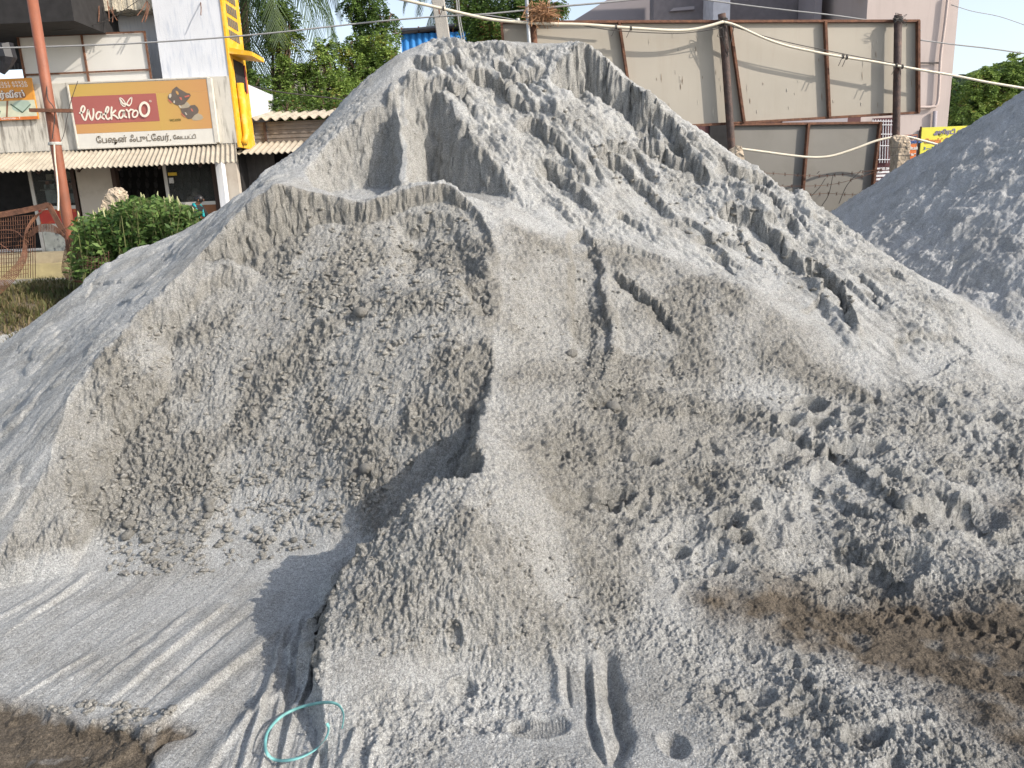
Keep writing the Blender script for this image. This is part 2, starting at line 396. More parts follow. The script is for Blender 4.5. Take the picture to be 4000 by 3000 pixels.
for k, (px, dp, w_, fl_) in enumerate([
  ([(1188,190),(1205,160),(1238,128),(1262,116),(1300,152),(1345,192),(1395,236),(1445,290)], 0.30, 0.26, .028),
  ([(1362,258),(1405,238),(1450,262),(1485,325),(1500,350)], 0.17, 0.16, .02),
  ([(1360,290),(1430,305),(1490,345),(1550,410)], 0.13, 0.15, .02),
  ([(1590,392),(1625,395),(1668,430),(1715,475),(1740,520)], 0.10, 0.18, .025),
  ([(1668,402),(1700,396),(1740,418),(1785,462)], 0.20, 0.12, .02),
  ([(1545,480),(1585,448),(1640,480),(1700,535),(1745,600)], 0.11, 0.22, .03),
  ([(1728,600),(1748,570),(1790,590),(1825,635),(1845,700),(1848,740)], 0.14, 0.20, .02),
  ([(1280,335),(1330,332),(1380,380),(1430,440),(1470,480)], 0.09, 0.16, .015),
  ([(1095,262),(1150,255),(1205,300),(1250,350),(1280,395)], 0.09, 0.16, .015),
  ([(1150,335),(1200,350),(1255,415),(1300,470)], 0.09, 0.14, .015),
  ([(1000,160),(1050,152),(1100,190),(1150,235)], 0.09, 0.14, .015),
  ([(1318,576),(1370,625),(1420,663),(1482,738)], 0.075, 0.07, .008),
  ([(1450,470),(1500,482),(1560,540),(1600,600)], 0.04, 0.12, .012),
  ([(1540,335),(1590,372),(1650,385),(1690,420)], 0.10, 0.10, .015),
  ([(880,125),(925,140),(985,128),(1020,150)], 0.08, 0.12, .02),
  ([(1060,125),(1115,165),(1185,155)], 0.08, 0.12, .02),
  ([(905,200),(960,175),(1010,210),(1040,260)], 0.08, 0.14, .02),
  ([(1300,300),(1370,330),(1430,390)], 0.07, 0.12, .015),
  ([(1860,640),(1885,640),(1915,680)], 0.06, 0.08, .01),
  ([(1905,590),(1930,585),(1960,610)], 0.05, 0.06, .01),
  ([(180,655),(200,612),(260,610),(300,590)], 0.02, 0.10, .02),
  ([(1240,530),(1300,520),(1380,540),(1480,570)], 0.03, 0.10, .006),
  ([(1640,925),(1720,935),(1800,962),(1900,1050),(2010,1125),(2100,1150)], 0.05600000000000001, 0.16, .03),
  ([(1720,1035),(1800,1065),(1900,1110),(1990,1135)], 0.036, 0.10, .02),
  ([(1780,1195),(1850,1185),(1920,1240),(1990,1260)], 0.04000000000000001, 0.12, .02),
  ([(2000,1060),(2090,1090),(2160,1150)], 0.04000000000000001, 0.12, .02),
  ([(1170,1090),(1260,1060),(1340,1075),(1400,1110)], 0.045, 0.12, .02),
  ([(1180,960),(1260,985),(1330,985)], 0.03, 0.10, .015),
  ([(1250,868),(1320,860),(1345,890),(1330,915)], 0.05, 0.08, .01),
  ([(690,985),(740,962),(800,975),(820,1000)], 0.045, 0.05, .008),
  ]):
    ledge(poly(px), dp, w_, 500+k*7, fl_, steepn=5.0 if min(q_[1] for q_ in px) < 800 else 1.5)
_r = random.Random(5)
_reg = [(900,110),(1240,125),(1420,230),(1600,360),(1760,460),(1900,600),(1840,640),(1600,560),(1400,480),(1240,480),(1090,370),(1000,280)]
_k = 0
while _k < 30:
    u = _r.uniform(900, 1900); v = _r.uniform(100, 650)
    if not inside(np.array([float(u)]), np.array([float(v)]), _reg)[0]: continue
    hx, hy = hit(u, v); l = _r.uniform(0.12, 0.42); an = math.radians(_r.uniform(-85, -5)); ca, sa = math.cos(an), math.sin(an)
    c0_ = (hx-0.25*l*ca-0.1*l, hy-0.25*l*sa-0.05); c1_ = (hx, hy); c2_ = (hx+l*ca*.5, hy+l*sa*.5); c3_ = (hx+l*ca, hy+l*sa)
    ledge([c0_, c1_, c2_, c3_], _r.uniform(0.02, 0.06), _r.uniform(0.05, 0.10), 700+_k*5, 0.012); _k += 1
# toe of the uncut bank left of the brown pit, crumbled edge
pit = poly([(-80,1478),(0,1490),(90,1500),(160,1528),(230,1525),(290,1545),(330,1560),(360,1530),(400,1545),(330,1600),(270,1680),(150,1720),(-80,1720)], Z.reshape(NR, NC)*0 if False else None)
Z = cut(Z, pit, lambda x, y: -0.06+0.014*fbm(x*6, y*6, 81, 3), 0.9, jit=0.05, jscale=9, seed=80)
pitm = np.clip(pmask(pit, 0.06)*(1.5+0.8*fbm(X*12, Y*12, 83, 3)), 0, 1)

# ---- regions (pixel outlines laid on the ground) that decide texture
up = near & (A > 0.02)
facem = inB*sstep(0.02, 0.12, Z)                         # the cut face
leftflank = near*pmask(wL + [(-3.6, 2.6), (-6.5, 4.0), (-6.5, 7.5), (-1.9, 7.0)], 0.08)
rightup = pmask(poly([(890,92),(1000,90),(1255,112),(1420,220),(1600,350),(1790,450),(1950,575),(2100,680),(1950,820),(1800,720),(1600,590),(1400,520),(1240,490),(1090,390),(1010,300),(940,170)]), 0.12)
fan = pmask(poly([(1180,400),(1400,480),(1600,580),(1760,690),(1900,810),(1960,840),(2010,790),(1850,620),(1650,500),(1400,400),(1250,380)]), 0.12)
roughm = pmask(poly([(1090,480),(1240,520),(1320,520),(1500,570),(1700,680),(1830,790),(1880,860),(1650,830),(1400,820),(1300,860),(1240,840),(1090,830),(1075,640)]), 0.12)
mound = pmask(poly([(850,1060),(1040,1030),(1200,1080),(1350,1200),(1450,1330),(1500,1500),(1300,1430),(1000,1400),(740,1380),(730,1290),(790,1190)]), 0.22)
foot = pmask(poly([(1100,960),(1300,830),(1700,860),(1900,830),(2250,850),(2250,1290),(1900,1350),(1500,1300),(1300,1150)]), 0.15)
foot2 = pmask(poly([(1500,1280),(2250,1230),(2250,1700),(1560,1720),(1500,1450)]), 0.15)
smoothm = np.clip(pmask(poly([(1140,1430),(1280,1400),(1480,1430),(1600,1560),(1600,1720),(1250,1720),(1200,1560)]), 0.10) + pmask(poly([(700,1430),(900,1400),(1010,1440),(960,1500),(720,1480)]), 0.06)+ pmask(poly([(2000,1360),(2212,1340),(2260,1560),(2100,1500)]), 0.08), 0, 1)
tongue = pmask(poly([(500,800),(640,840),(770,900),(740,970),(640,1010),(560,1060),(400,1090),(430,960)], None), 0.06)
soil = pmask(poly([(1530,1300),(1640,1262),(1760,1290),(1900,1285),(2090,1300),(2300,1285),(2330,1690),(2190,1640),(2080,1530),(1950,1465),(1850,1420),(1700,1385),(1600,1350)]), 0.18)
soil = np.clip(soil*(1.2+0.9*fbm(X*5, Y*5, 90, 4)) , 0, 1)
soil = np.clip(soil + pmask(poly([(2130,1080),(2300,1060),(2300,1130),(2180,1125)]), 0.08)*0.5, 0, 1)
soil = np.maximum(soil, pitm)
floorm = inB*(1-sstep(0.02, 0.10, Z))*(1-pitm)

# ---- texture relief (kept apart from the broad shape: it is pushed out along the surface normal below)
ZM = Z.copy()
R_ = 0
def lumps(cell, amp, mask, seed, pw=0.5, thr=0.35):
    """rounded crumbs, cell metres apart"""
    m = mask > 0.02; x = X[m]/cell; y = Y[m]/cell
    x = x + 0.35*gnoise(x*0.9, y*0.9, seed+2); y = y + 0.35*gnoise(x*0.9+7, y*0.9, seed+3)
    d, r = worley(x, y, seed)
    rad = 0.20+0.5*r
    b = np.sqrt(np.clip(1-(d/rad)**2, 0, 1))*rad*(r > thr)
    Z[m] += amp*b*mask[m]
vis = near & (Y < 8.2)
# clod patchiness
pch = np.zeros_like(X); pch[vis] = sstep(-0.25, 0.45, fbm(X[vis]*2.3, Y[vis]*2.3, 101, 3))
gen = np.zeros_like(X); gen[vis] = 1.0
nos = 1-0.65*soil
mid = pmask(poly([(1060,800),(1400,790),(1650,900),(1560,1080),(1200,1120),(1060,1010)]), 0.2)
crumb = np.clip(0.4*mid + facem*(0.35+0.75*pch)*(1-0.75*tongue) + roughm*(0.4+0.5*pch) + mound*(0.22+0.5*pch) + (0.6*foot+0.35*foot2)*pch*nos + 0.25*leftflank*pch*0.5, 0, 1.1)
m = crumb > 0.02
Z[m] += crumb[m]*0.013*fbm(X[m]*9, Y[m]*9, 110, 4, 0.6)
lumps(0.060, 0.020, crumb*pch, 120, thr=0.72)
lumps(0.028, 0.017, crumb, 121, thr=0.4)
lumps(0.018, 0.014, np.clip(crumb*1.2, 0, 1), 122, thr=0.3)
lumps(0.013, 0.011, np.clip(crumb*1.3, 0, 1)*(Y < 4.6), 123, thr=0.3)
# rills and torn blocks on the right-hand and summit faces
m = rightup > 0.02
ru = rightup[m]*(1-0.75*fan[m])
x = X[m]; y = Y[m]; th = (x*0.70+(y-5.5)*0.714)/1.6; rr = (x*0.714-(y-7.1)*0.70)   # across and down the right-hand face
wx = 0.12*fbm(x*3, y*3, 130, 3)
rg = ridged(th*9+wx*8, rr*1.1+wx*4, 131, 3)
topm = sstep(1.2, 0.2, rr)
band = sstep(-0.25, 0.35, gnoise(th*5+wx*3, rr*0.55, 129)+0.35*gnoise(th*11, rr*1.3, 128))
bb_ = np.clip(band+topm*0.8, 0, 1)*ru
Z[m] += ru*0.018*(rg-0.9)
Z[m] += bb_*0.026*fbm(x*6, y*6, 132, 4, 0.55)*(0.5+topm)
def sawcliff(kth, kr, amp, seed, jump=0.07, warp=1.0):
    """broken steps that face left and downhill, each fading to the right"""
    q = th*kth + warp*0.9*fbm(x*2.6, y*2.6, seed, 3) - rr*0.35
    f = q-np.floor(q); cell = np.floor(q)
    up_ = sstep(0, jump, f); prof = up_*(1-f)**1.3
    on = sstep(0.05, 0.35, gnoise(cell*3.7+0.5, rr*kr+cell*1.9, seed+5))
    return amp*prof*on
Z[m] += bb_*sawcliff(15, 2.8, 0.035, 410, 0.09) + bb_*sawcliff(31, 5.0, 0.025, 420, 0.12)
Z[m] += bb_*0.010*ridged(th*45+wx*6, rr*2.5, 141, 2)
pat = band
rf_ = rightup[m]*(1-0.6*fan[m])
Z[m] += rf_*(0.011*(ridged(th*30+wx*5, rr*4.0+wx*3, 430, 2)-0.7) + 0.006*(ridged(th*75+wx*9, rr*13, 431, 2)-0.7) + 0.006*fbm(x*24, y*24, 432, 3, 0.65))
Z[m] += fan[m]*0.012*fbm(th*22, rr*1.0, 142, 3)
# left flank: soft streaks running straight down
m = leftflank > 0.02
thl = np.arctan2(X[m]+0.3, 7.3-Y[m]); rl = np.hypot(X[m]+0.3, Y[m]-7.3)
Z[m] += leftflank[m]*(0.010*fbm(thl*17, rl*0.7, 150, 4, 0.6) + 0.006*fbm(X[m]*8, Y[m]*8, 151, 3))
bl, br = worley(thl*14+gnoise(X[m]*5, Y[m]*5, 152)*.7, rl*4, 153)
Z[m] += leftflank[m]*0.022*np.sqrt(np.clip(1-(bl/0.5)**2, 0, 1))*(br > 0.72)
# heavier walls: vertical flutes where it is steep
# footprints: trodden hollows with raised lips
def hollows(cell, depth, mask, seed, thr=0.35, stretch=1.6, ang=0.5):
    m = mask > 0.02; ca, sa = math.cos(ang), math.sin(ang)
    x = (X[m]*ca + Y[m]*sa)/(cell*stretch); y = (-X[m]*sa + Y[m]*ca)/cell
    x = x+0.35*fbm(x*1.1, y*1.1, seed+1, 2); y = y+0.35*fbm(x*1.1+5, y*1.1+3, seed+2, 2)
    d, r = worley(x, y, seed); rad = 0.28+0.18*r
    q = d/rad
    b = -np.clip(1-q**3, 0, 1) + 0.35*np.exp(-((q-1.15)/0.25)**2)
    Z[m] += depth*b*mask[m]*(r > thr)
hollows(0.10, 0.024, nos*foot*sstep(-0.3, 0.3, fbm(X*1.5, Y*1.5, 160, 2)), 161, 0.5)
hollows(0.17, 0.028, nos*foot*0.8, 163, 0.6, 1.5, 1.1)
hollows(0.07, 0.020, nos*np.clip(foot+foot2, 0, 1)*0.9*pch, 165, 0.6, 1.3, 0.2)
hollows(0.09, 0.022, nos*foot2*0.9*sstep(-0.3,0.3,fbm(X*1.3,Y*1.3,168,2)), 167, 0.5, 1.5, 0.3)
m = (foot+foot2) > 0.02
Z[m] += (nos*np.clip(foot+0.7*foot2, 0, 1)*0.030)[m]*fbm(X[m]*2.4, Y[m]*2.4, 171, 3)
Z[m] += np.clip(foot+foot2, 0, 1)[m]*(0.009*fbm(X[m]*10, Y[m]*10, 170, 4, 0.55))
fr = np.clip(1-inB-pitm, 0, 1)*(Y < 3.4)*near
# everywhere: small unevenness, kept low on scraped floor and loose fans
quiet = sstep(0.15, -0.2, fbm(X*1.9, Y*1.9, 185, 3))*vis
calm = np.clip(0.5*soil + floorm*0.95 + fan*0.7 + leftflank*0.6 + 0.75*quiet*(1-np.clip(crumb*1.5, 0, 1)) + 0.85*smoothm, 0, 0.96)
m = vis
Z[m] += (foot+foot2)[m]*nos[m]*(0.006*fbm(X[m]*45, Y[m]*45, 186, 3, 0.7))
Z[m] += (1-calm[m])*(0.010*fbm(X[m]*22, Y[m]*22, 180, 3, 0.65) + 0.0045*fbm(X[m]*75, Y[m]*75, 181, 2, 0.7))
m = vis & (Y < 3.2)
Z[m] += (1-0.8*floorm[m])*0.0018*fbm(X[m]*200, Y[m]*200, 183, 2)
# ---- scraped lines on the floor and the rills in front
def drag(mask, pa, pb, kx, amp, seed):
    a = Pz(*pa, 0.0); b = Pz(*pb, 0.0); dv = Vector((b.x-a.x, b.y-a.y)).normalized(); m = mask > 0.02
    al = (X[m]-a.x)*dv.x+(Y[m]-a.y)*dv.y; ac = -(X[m]-a.x)*dv.y+(Y[m]-a.y)*dv.x; ac = ac + 0.02*gnoise(al*1.5, ac*1.5, seed+3)
    Z[m] += mask[m]*amp*(fbm(ac*kx, al*0.7, seed, 4, 0.6) + 0.7*(ridged(ac*kx*0.6, al*0.5, seed+1, 2)-0.75))
drag(floorm*sstep(3.3, 3.1, Y), (480,1298), (221,1508), 17.0, 0.0028, 601)
fanm = pmask([tuple(Pz(u, v, 0.0))[:2] for (u, v) in ((600,1345),(720,1330),(720,1560),(860,1600),(820,1720),(380,1720),(500,1560))], 0.06)
drag(fanm, (640,1345), (545,1659), 20.0, 0.007, 611)
def groove(px, h, w, seed=0, asym=0.0, taper=True):
    pts = [tuple(Pz(u, v, 0.0))[:2] for (u, v) in px]
    pa = np.array(pts); r_ = w*4
    bb = (X > pa[:, 0].min()-r_) & (X < pa[:, 0].max()+r_) & (Y > pa[:, 1].min()-r_) & (Y < pa[:, 1].max()+r_)
    x = X[bb]; y = Y[bb]; w *= 0.75; d, t, sd = seg_dist(x, y, pts); s = d*sd + w*0.5*gnoise(x*12, y*12, seed+200)
    e = np.sin(np.clip(t, 0.0, 1.0)*math.pi)**0.35 if taper else 1.0
    e = e*((t > 0.002) & (t < 0.998))
    if asym: prof = np.where(s < 0, np.exp(-(s/(w*asym))**2), np.exp(-(s/(w))**2))
    else: prof = np.exp(-(s/w)**2)
    Z[bb] += 0.85*h*prof*e
for (px, h, w, a) in [
  ([(490,1290),(400,1365),(300,1445),(215,1515)], 0.020, 0.010, 6.0),
  ([(420,1300),(330,1375),(200,1465)], 0.014, 0.03, 0),
  ([(625,1330),(540,1400),(450,1470),(330,1560),(170,1659)], 0.030, 0.014, 5.0),
  ([(560,1290),(470,1360),(380,1440),(280,1520)], -0.010, 0.02, 0),
  ([(200,1232),(110,1290),(0,1362)], 0.018, 0.014, 3.0),
  ([(150,1240),(60,1290),(-60,1350)], 0.012, 0.014, 3.0),
  ([(200,1395),(120,1440),(20,1500)], 0.012, 0.010, 4.0),
  ([(330,1350),(200,1420),(90,1480)], 0.006, 0.02, 0),
  ([(617,1345),(590,1450),(560,1540),(515,1659)], 0.030, 0.013, 1.6),
  ([(650,1310),(625,1430),(600,1530),(560,1659)], 0.022, 0.012, 1.5),
  ([(690,1310),(672,1400),(640,1500),(600,1659)], 0.022, 0.012, 1.5),
  ([(610,1480),(540,1530),(480,1600),(430,1659)], 0.028, 0.018, 2.5),
  ([(770,1580),(740,1659)], 0.022, 0.016, 0),([(820,1590),(795,1659)], 0.018, 0.014, 0),([(700,1590),(670,1659)], 0.022, 0.014, 0),
  ([(1180,1400),(1200,1450),(1216,1520)], 0.024, 0.022, 0),([(1222,1440),(1232,1520)], -0.016, 0.010, 0),
  ([(1262,1420),(1272,1500),(1278,1576),(1305,1659)], -0.024, 0.016, 0),([(1280,1440),(1290,1560),(1315,1650)], 0.018, 0.010, 0),
  ([(1312,1410),(1325,1500),(1345,1580),(1330,1659)], -0.06, 0.034, 0)]:
    groove(px, h, w, int(abs(px[0][0])), a)
def dimple(u, v, rx, ry, depth, z0=0.0, rim=0.3, ang=0.0, flat=2.0):
    p = Pz(u, v, z0); ca, sa = math.cos(ang), math.sin(ang)
    bb = (np.abs(X-p.x) < 3*max(rx, ry)) & (np.abs(Y-p.y) < 3*max(rx, ry))
    dx = X[bb]-p.x; dy = Y[bb]-p.y
    q = np.hypot((dx*ca+dy*sa)/rx, (-dx*sa+dy*ca)/ry)
    Z[bb] += depth*(-np.clip(1-q**(2*flat), 0, 1)*(q < 1) + rim*np.exp(-((q-1.12)/0.16)**2))
dimple(1455,1608,0.045,0.065,0.034,0.0,0.08,0.2,1.0)
dimple(1165,1560,0.10,0.055,0.012,0.0,0.35,0.0,4)      # shoe print, two overlapping soles
dimple(1075,1552,0.10,0.052,0.012,0.0,0.35,0.0,4)
p = Pz(1165,1560,0); bb = (np.abs(X-p.x) < 0.09) & (np.abs(Y-p.y) < 0.045)
Z[bb] += 0.0022*np.sign(np.sin(X[bb]*2*math.pi/0.0105))*np.sign(np.sin(Y[bb]*2*math.pi/0.0105))
dimple(1000,1490,0.05,0.035,0.02); dimple(985,1440,0.03,0.03,0.02)
for (u, v, a, b, h, z0) in [(1755,855,.10,.07,.07,.40),(1765,905,.10,.06,.08,.33),(1715,895,.09,.06,.06,.36),(1840,900,.07,.04,.05,.28),(1700,945,.10,.05,.05,.30),(1850,985,.20,.09,.07,.2),(1400,980,.08,.05,.05,.35),
   (1330,1075,.10,.05,.06,.25),(1310,1105,.07,.04,.06,.22),(1570,1150,.08,.06,.06,.1),(1600,1170,.06,.05,.05,.1),(1620,1100,.06,.05,.05,.15),(1470,1190,.05,.04,.04,.1),(1880,1250,.3,.10,.05,0),(2060,1130,.3,.12,.07,.05),(1560,1250,.06,.04,.03,.02),
   (1640,1500,.07,.05,.03,0),(1740,1530,.08,.04,.03,0),(1700,1420,.05,.035,.02,0),(1870,1600,.08,.05,.03,0),(1960,1560,.10,.04,.03,0)]:
    dimple(u, v, a, b, h, z0, 0.25, 0.3)
# tyre tread printed in the damp sand at the right
def tread(px, w, pitch, depth, z0, seed):
    pts = poly(px); pa = np.array(pts)
    bb = (X > pa[:, 0].min()-w*2) & (X < pa[:, 0].max()+w*2) & (Y > pa[:, 1].min()-w*2) & (Y < pa[:, 1].max()+w*2)
    x = X[bb]; y = Y[bb]; d, t, sd = seg_dist(x, y, pts); L = float(np.sum(np.hypot(*np.diff(pa, axis=0).T)))
    s = d*sd/w; a = t*L + 0.25*w*np.abs(s) + 0.01*gnoise(x*15, y*15, seed)
    bar = sstep(-0.2, 0.5, np.sin(2*math.pi*a/pitch + (s > 0)*math.pi)); on = sstep(1.0, 0.85, np.abs(s))*(t > 0.01)*(t < 0.99)
    base_ = sstep(1.15, 0.9, np.abs(s))*(t > 0.005)*(t < 0.995)
    Z[bb] = Z[bb] - depth*on*bar*(np.abs(s) > 0.08) - 0.3*depth*base_
tread([(1985,905),(2060,935),(2140,965),(2208,990)], 0.17, 0.085, 0.022, 0.12, 31)
tread([(2080,980),(2150,1010),(2208,1030)], 0.10, 0.075, 0.018, 0.10, 32)
tread([(1880,1318),(2000,1335),(2120,1360),(2208,1385)], 0.075, 0.06, 0.013, 0.0, 33)
# push the relief out along the normal of the broad surface, and roughen steep walls sideways
GM = ZM.reshape(NR, NC)
def blur(G):
    H_ = G.copy(); H_[1:-1] = (G[:-2]+2*G[1:-1]+G[2:])/4; K_ = H_.copy(); K_[:, 1:-1] = (H_[:, :-2]+2*H_[:, 1:-1]+H_[:, 2:])/4; return K_
GS = GM
for _ in range(5): GS = blur(GS)
dS = np.gradient(GS, axis=1)/np.gradient(XX, axis=1)                  # dz/dx along a row
dR = np.gradient(GS, axis=0)/np.gradient(YY, axis=0)                  # dz/dy along a ray x = s*y
gx_ = dS; gy_ = dR - SS*dS
gx_ = np.clip(gx_, -3, 3).ravel(); gy_ = np.clip(gy_, -3, 3).ravel()
nl = np.sqrt(gx_**2+gy_**2+1); NX = -gx_/nl; NY = -gy_/nl; NZ = 1/nl
DL = (Z-ZM)*vis
PX_ = X + NX*DL; PY_ = Y + NY*DL
Z = ZM + np.where(vis, NZ*DL, Z-ZM)
slope = np.hypot(gx_, gy_); steep = sstep(0.9, 2.2, slope)*vis*sstep(2.4, 3.4, Y)
m = steep > 0.02
n3 = np.zeros_like(X); n4 = np.zeros_like(X)
n3[m] = fbm(X[m]*16+Z[m]*3, Z[m]*14-Y[m]*5, 190, 4, 0.6); n4[m] = fbm(X[m]*18, Z[m]*9+Y[m]*4, 195, 4, 0.6)
PX_ = PX_ + steep*0.014*n3; PY_ = PY_ + steep*0.016*n4
soilv = soil*vis
soilv = np.where(((Y > 9.2) | (np.abs(X) > 5.5)*(Y > 5.5)) & ~((X > 3.0) & (Y < 16) & (X < 14)), 0.55, soilv)

# ---- the second heap and the grassy bank at the back
def heap2(x, y):
    r = np.hypot((x-8.3), (y-8.1)*np.where(y < 8.1, 1.15, 0.95)); th = np.arctan2(x-8.3, 8.1-y)
    z = 4.25 - 0.68*np.sqrt(r*r+0.25) + 0.035*fbm(x*1.3, y*1.3, 300, 4) + 0.018*ridged(th*14+0.6*fbm(x*2, y*2, 303, 2), r*2.6, 301, 4) + 0.018*fbm(x*7, y*7, 302, 5, 0.68)
    return z
def bank(x, y):
    z = 0.75*np.exp(-(((x+5.6)/1.9)**2)) * sstep(6.6, 7.8, y)*sstep(12.0, 9.5, y)
    z = np.maximum(z, 0.85*np.exp(-(((x+4.1)/1.3)**2+((y-8.6)/0.9)**2)))
    return z + 0.04*fbm(x*2.5, y*2.5, 310, 4)*sstep(0.05, 0.4, z) - 0.02
far = (Y > 3.5) & (Y < 14) & (X > 2.0) & (X < 14)
H2 = np.full_like(X, -1.0); H2[far] = heap2(X[far], Y[far])
fb = (Y > 5.5) & (Y < 13) & (X < -2.0) & (X > -12)
HB = np.full_like(X, -1.0); HB[fb] = bank(X[fb], Y[fb])
k2 = 18.0
isheap2 = (H2 > Z) & (H2 > 0.04)
isbank = (HB > Z+0.0) & (HB > 0.03)
Z = np.where(far, np.logaddexp(Z*k2, H2*k2)/k2, Z)
Z = np.where(fb, np.maximum(Z, HB), Z)
edge = np.clip(sstep(40, 60, Y) + sstep(2.2, 2.6, np.abs(SS.ravel())) + sstep(0.5, 0.35, Y), 0, 1)
Z = Z - 0.4*edge
Z = np.where(~near & (Y > 12), Z + 0.02*gnoise(X*0.5, Y*0.5, 320), Z)

# ---- split into heap / heap / ground by face
idx = np.arange(NR*NC).reshape(NR, NC)
q = np.stack([idx[:-1, :-1], idx[:-1, 1:], idx[1:, 1:], idx[1:, :-1]], -1).reshape(-1, 4)
c0 = q[:, 0]
pm = pmask([tuple(w) for w in wL[-1:]] + [(-3.3, 2.5), (-4.4, 3.6), (-6.2, 6.2), (-4.8, 7.5), (-2.5, 9.0), (-0.5, 10.4), (1.8, 9.6), (3.4, 8.0), (4.6, 6.0), (4.9, 4.4), (4.2, 3.2), (2.6, 2.5), (1.2, 2.05), (0.4, 1.85), (-0.7, 1.9), (-0.95, 2.5), (-1.2, 3.0), (-2.0, 3.05)], 0.01) > 0.5
cls = np.zeros(len(q), np.int8)
cls[pm[c0]] = 1
cls[isheap2[c0]] = 2
cls[(isbank[c0]) & (cls != 1)] = 3
def grid_mesh(name, faces, m, attrs):
    vid, inv = np.unique(faces.ravel(), return_inverse=True)
    me = bpy.data.meshes.new(name); nv = len(vid); nf = len(faces)
    me.vertices.add(nv); me.loops.add(nf*4); me.polygons.add(nf)
    co = np.stack([PX_[vid], PY_[vid], Z[vid]], -1).astype(np.float32)
    me.vertices.foreach_set('co', co.ravel())
    me.loops.foreach_set('vertex_index', inv.astype(np.int32).ravel())
    me.polygons.foreach_set('loop_start', np.arange(0, nf*4, 4, dtype=np.int32))
    me.polygons.foreach_set('loop_total', np.full(nf, 4, np.int32))
    me.polygons.foreach_set('use_smooth', np.ones(nf, bool))
    me.update(calc_edges=True)
    for k, a in attrs.items():
        at = me.attributes.new(k, 'FLOAT', 'POINT'); at.data.foreach_set('value', a[vid].astype(np.float32))
    me.materials.append(m); o = bpy.data.objects.new(name, me); link(o); return o
dampv = np.clip(0.55*steep + 0.55*mid + (0.95*facem*(1-0.8*tongue) + 1.0*roughm + 0.8*mound + 0.55*foot + 0.45*foot2 - 0.5*floorm)*(0.55+0.55*pch), 0, 1)*vis

def sand_material(name, base=(0.42, 0.425, 0.42), damp=(0.255, 0.248, 0.228), soilc=(0.165, 0.138, 0.108)):
    m = bpy.data.materials.new(name); m.use_nodes = True; nt = m.node_tree; b = nt.nodes['Principled BSDF']
    N = nt.nodes.new; L = nt.links.new
    b.inputs['Roughness'].default_value = 0.95; b.inputs['Specular IOR Level'].default_value = 0.15
    tc = N('ShaderNodeTexCoord')
    def noise(scale, detail=3, rough=0.6):
        n = N('ShaderNodeTexNoise'); n.inputs['Scale'].default_value = scale; n.inputs['Detail'].default_value = detail; n.inputs['Roughness'].default_value = rough
        L(tc.outputs['Object'], n.inputs['Vector']); return n.outputs['Fac']
    def mr(x, a, b_, c, d):
        r = N('ShaderNodeMapRange'); r.inputs[1].default_value = a; r.inputs[2].default_value = b_; r.inputs[3].default_value = c; r.inputs[4].default_value = d; L(x, r.inputs[0]); return r.outputs[0]
    def mixc(f, a, b_, mode='MIX'):
        x = N('ShaderNodeMix'); x.data_type = 'RGBA'; x.blend_type = mode
        if isinstance(f, float): x.inputs[0].default_value = f
        else: L(f, x.inputs[0])
        for s, val in ((6, a), (7, b_)):
            if isinstance(val, tuple): x.inputs[s].default_value = (*val, 1)
            else: L(val, x.inputs[s])
        return x.outputs[2]
    da = N('ShaderNodeAttribute'); da.attribute_name = 'damp'; so = N('ShaderNodeAttribute'); so.attribute_name = 'soil'
    c = mixc(da.outputs['Fac'], base, damp)
    c = mixc(mr(noise(2.6, 6, 0.7), 0.45, 0.62, 0.0, 0.55), c, damp)
    sc_ = mixc(mr(noise(9, 5), 0.35, 0.65, 0.0, 1.0), soilc, tuple(x*0.6 for x in soilc))
    c = mixc(so.outputs['Fac'], c, sc_)
    g0 = mr(noise(70, 2, 0.8), 0.3, 0.7, 0.78, 1.22); c = mixc(1.0, c, g0, 'MULTIPLY'); grain = mr(noise(170, 2, 0.8), 0.3, 0.7, 0.60, 1.40); grain2 = mr(noise(520, 1, 0.5), 0.3, 0.7, 0.55, 1.45)
    c = mixc(1.0, c, grain, 'MULTIPLY'); c = mixc(1.0, c, grain2, 'MULTIPLY')
    L(c, b.inputs['Base Color'])
    b1 = N('ShaderNodeBump'); b1.inputs['Strength'].default_value = 0.85; b1.inputs['Distance'].default_value = 0.02; L(noise(60, 5, 0.75), b1.inputs['Height'])
    b2 = N('ShaderNodeBump'); b2.inputs['Strength'].default_value = 0.8; b2.inputs['Distance'].default_value = 0.004; L(noise(330, 2, 0.7), b2.inputs['Height']); L(b1.outputs[0], b2.inputs['Normal'])
    L(b2.outputs[0], b.inputs['Normal'])
    return m
M_sand = sand_material('grey_crushed_sand')
M_sand2 = sand_material('grey_crushed_sand_second_heap', base=(0.47, 0.475, 0.475), damp=(0.30, 0.30, 0.29))
M_bank = sand_material('bank_earth', base=(0.20, 0.165, 0.12), damp=(0.14, 0.115, 0.08))
AT = {'damp': dampv, 'soil': soilv}
heap_main = grid_mesh('sand_heap', q[cls == 1], M_sand, AT)
tag(heap_main, 'large grey crushed sand heap with a scooped out front face and rilled right slope', 'sand heap')
heap_two = grid_mesh('sand_heap', q[cls == 2], M_sand2, AT)
tag(heap_two, 'shaded smooth grey sand heap cut off by the right edge, behind the large one', 'sand heap')
gr = grid_mesh('ground', q[cls == 0], M_sand, AT); tag(gr, kind='structure')
bk = grid_mesh('grass_bank', q[cls == 3], M_bank, AT); tag(bk, kind='structure')
pl = MB(); pl.add([(-400,-60,-0.3),(400,-60,-0.3),(400,600,-0.3),(-400,600,-0.3)], [(0,1,2,3)])
far_ground = pl.build('far_ground', mat('far_dry_earth', (0.26, 0.21, 0.15), 0.95, var=0.25, scale=0.3)); tag(far_ground, kind='structure')
TZ = Z.reshape(NR, NC)
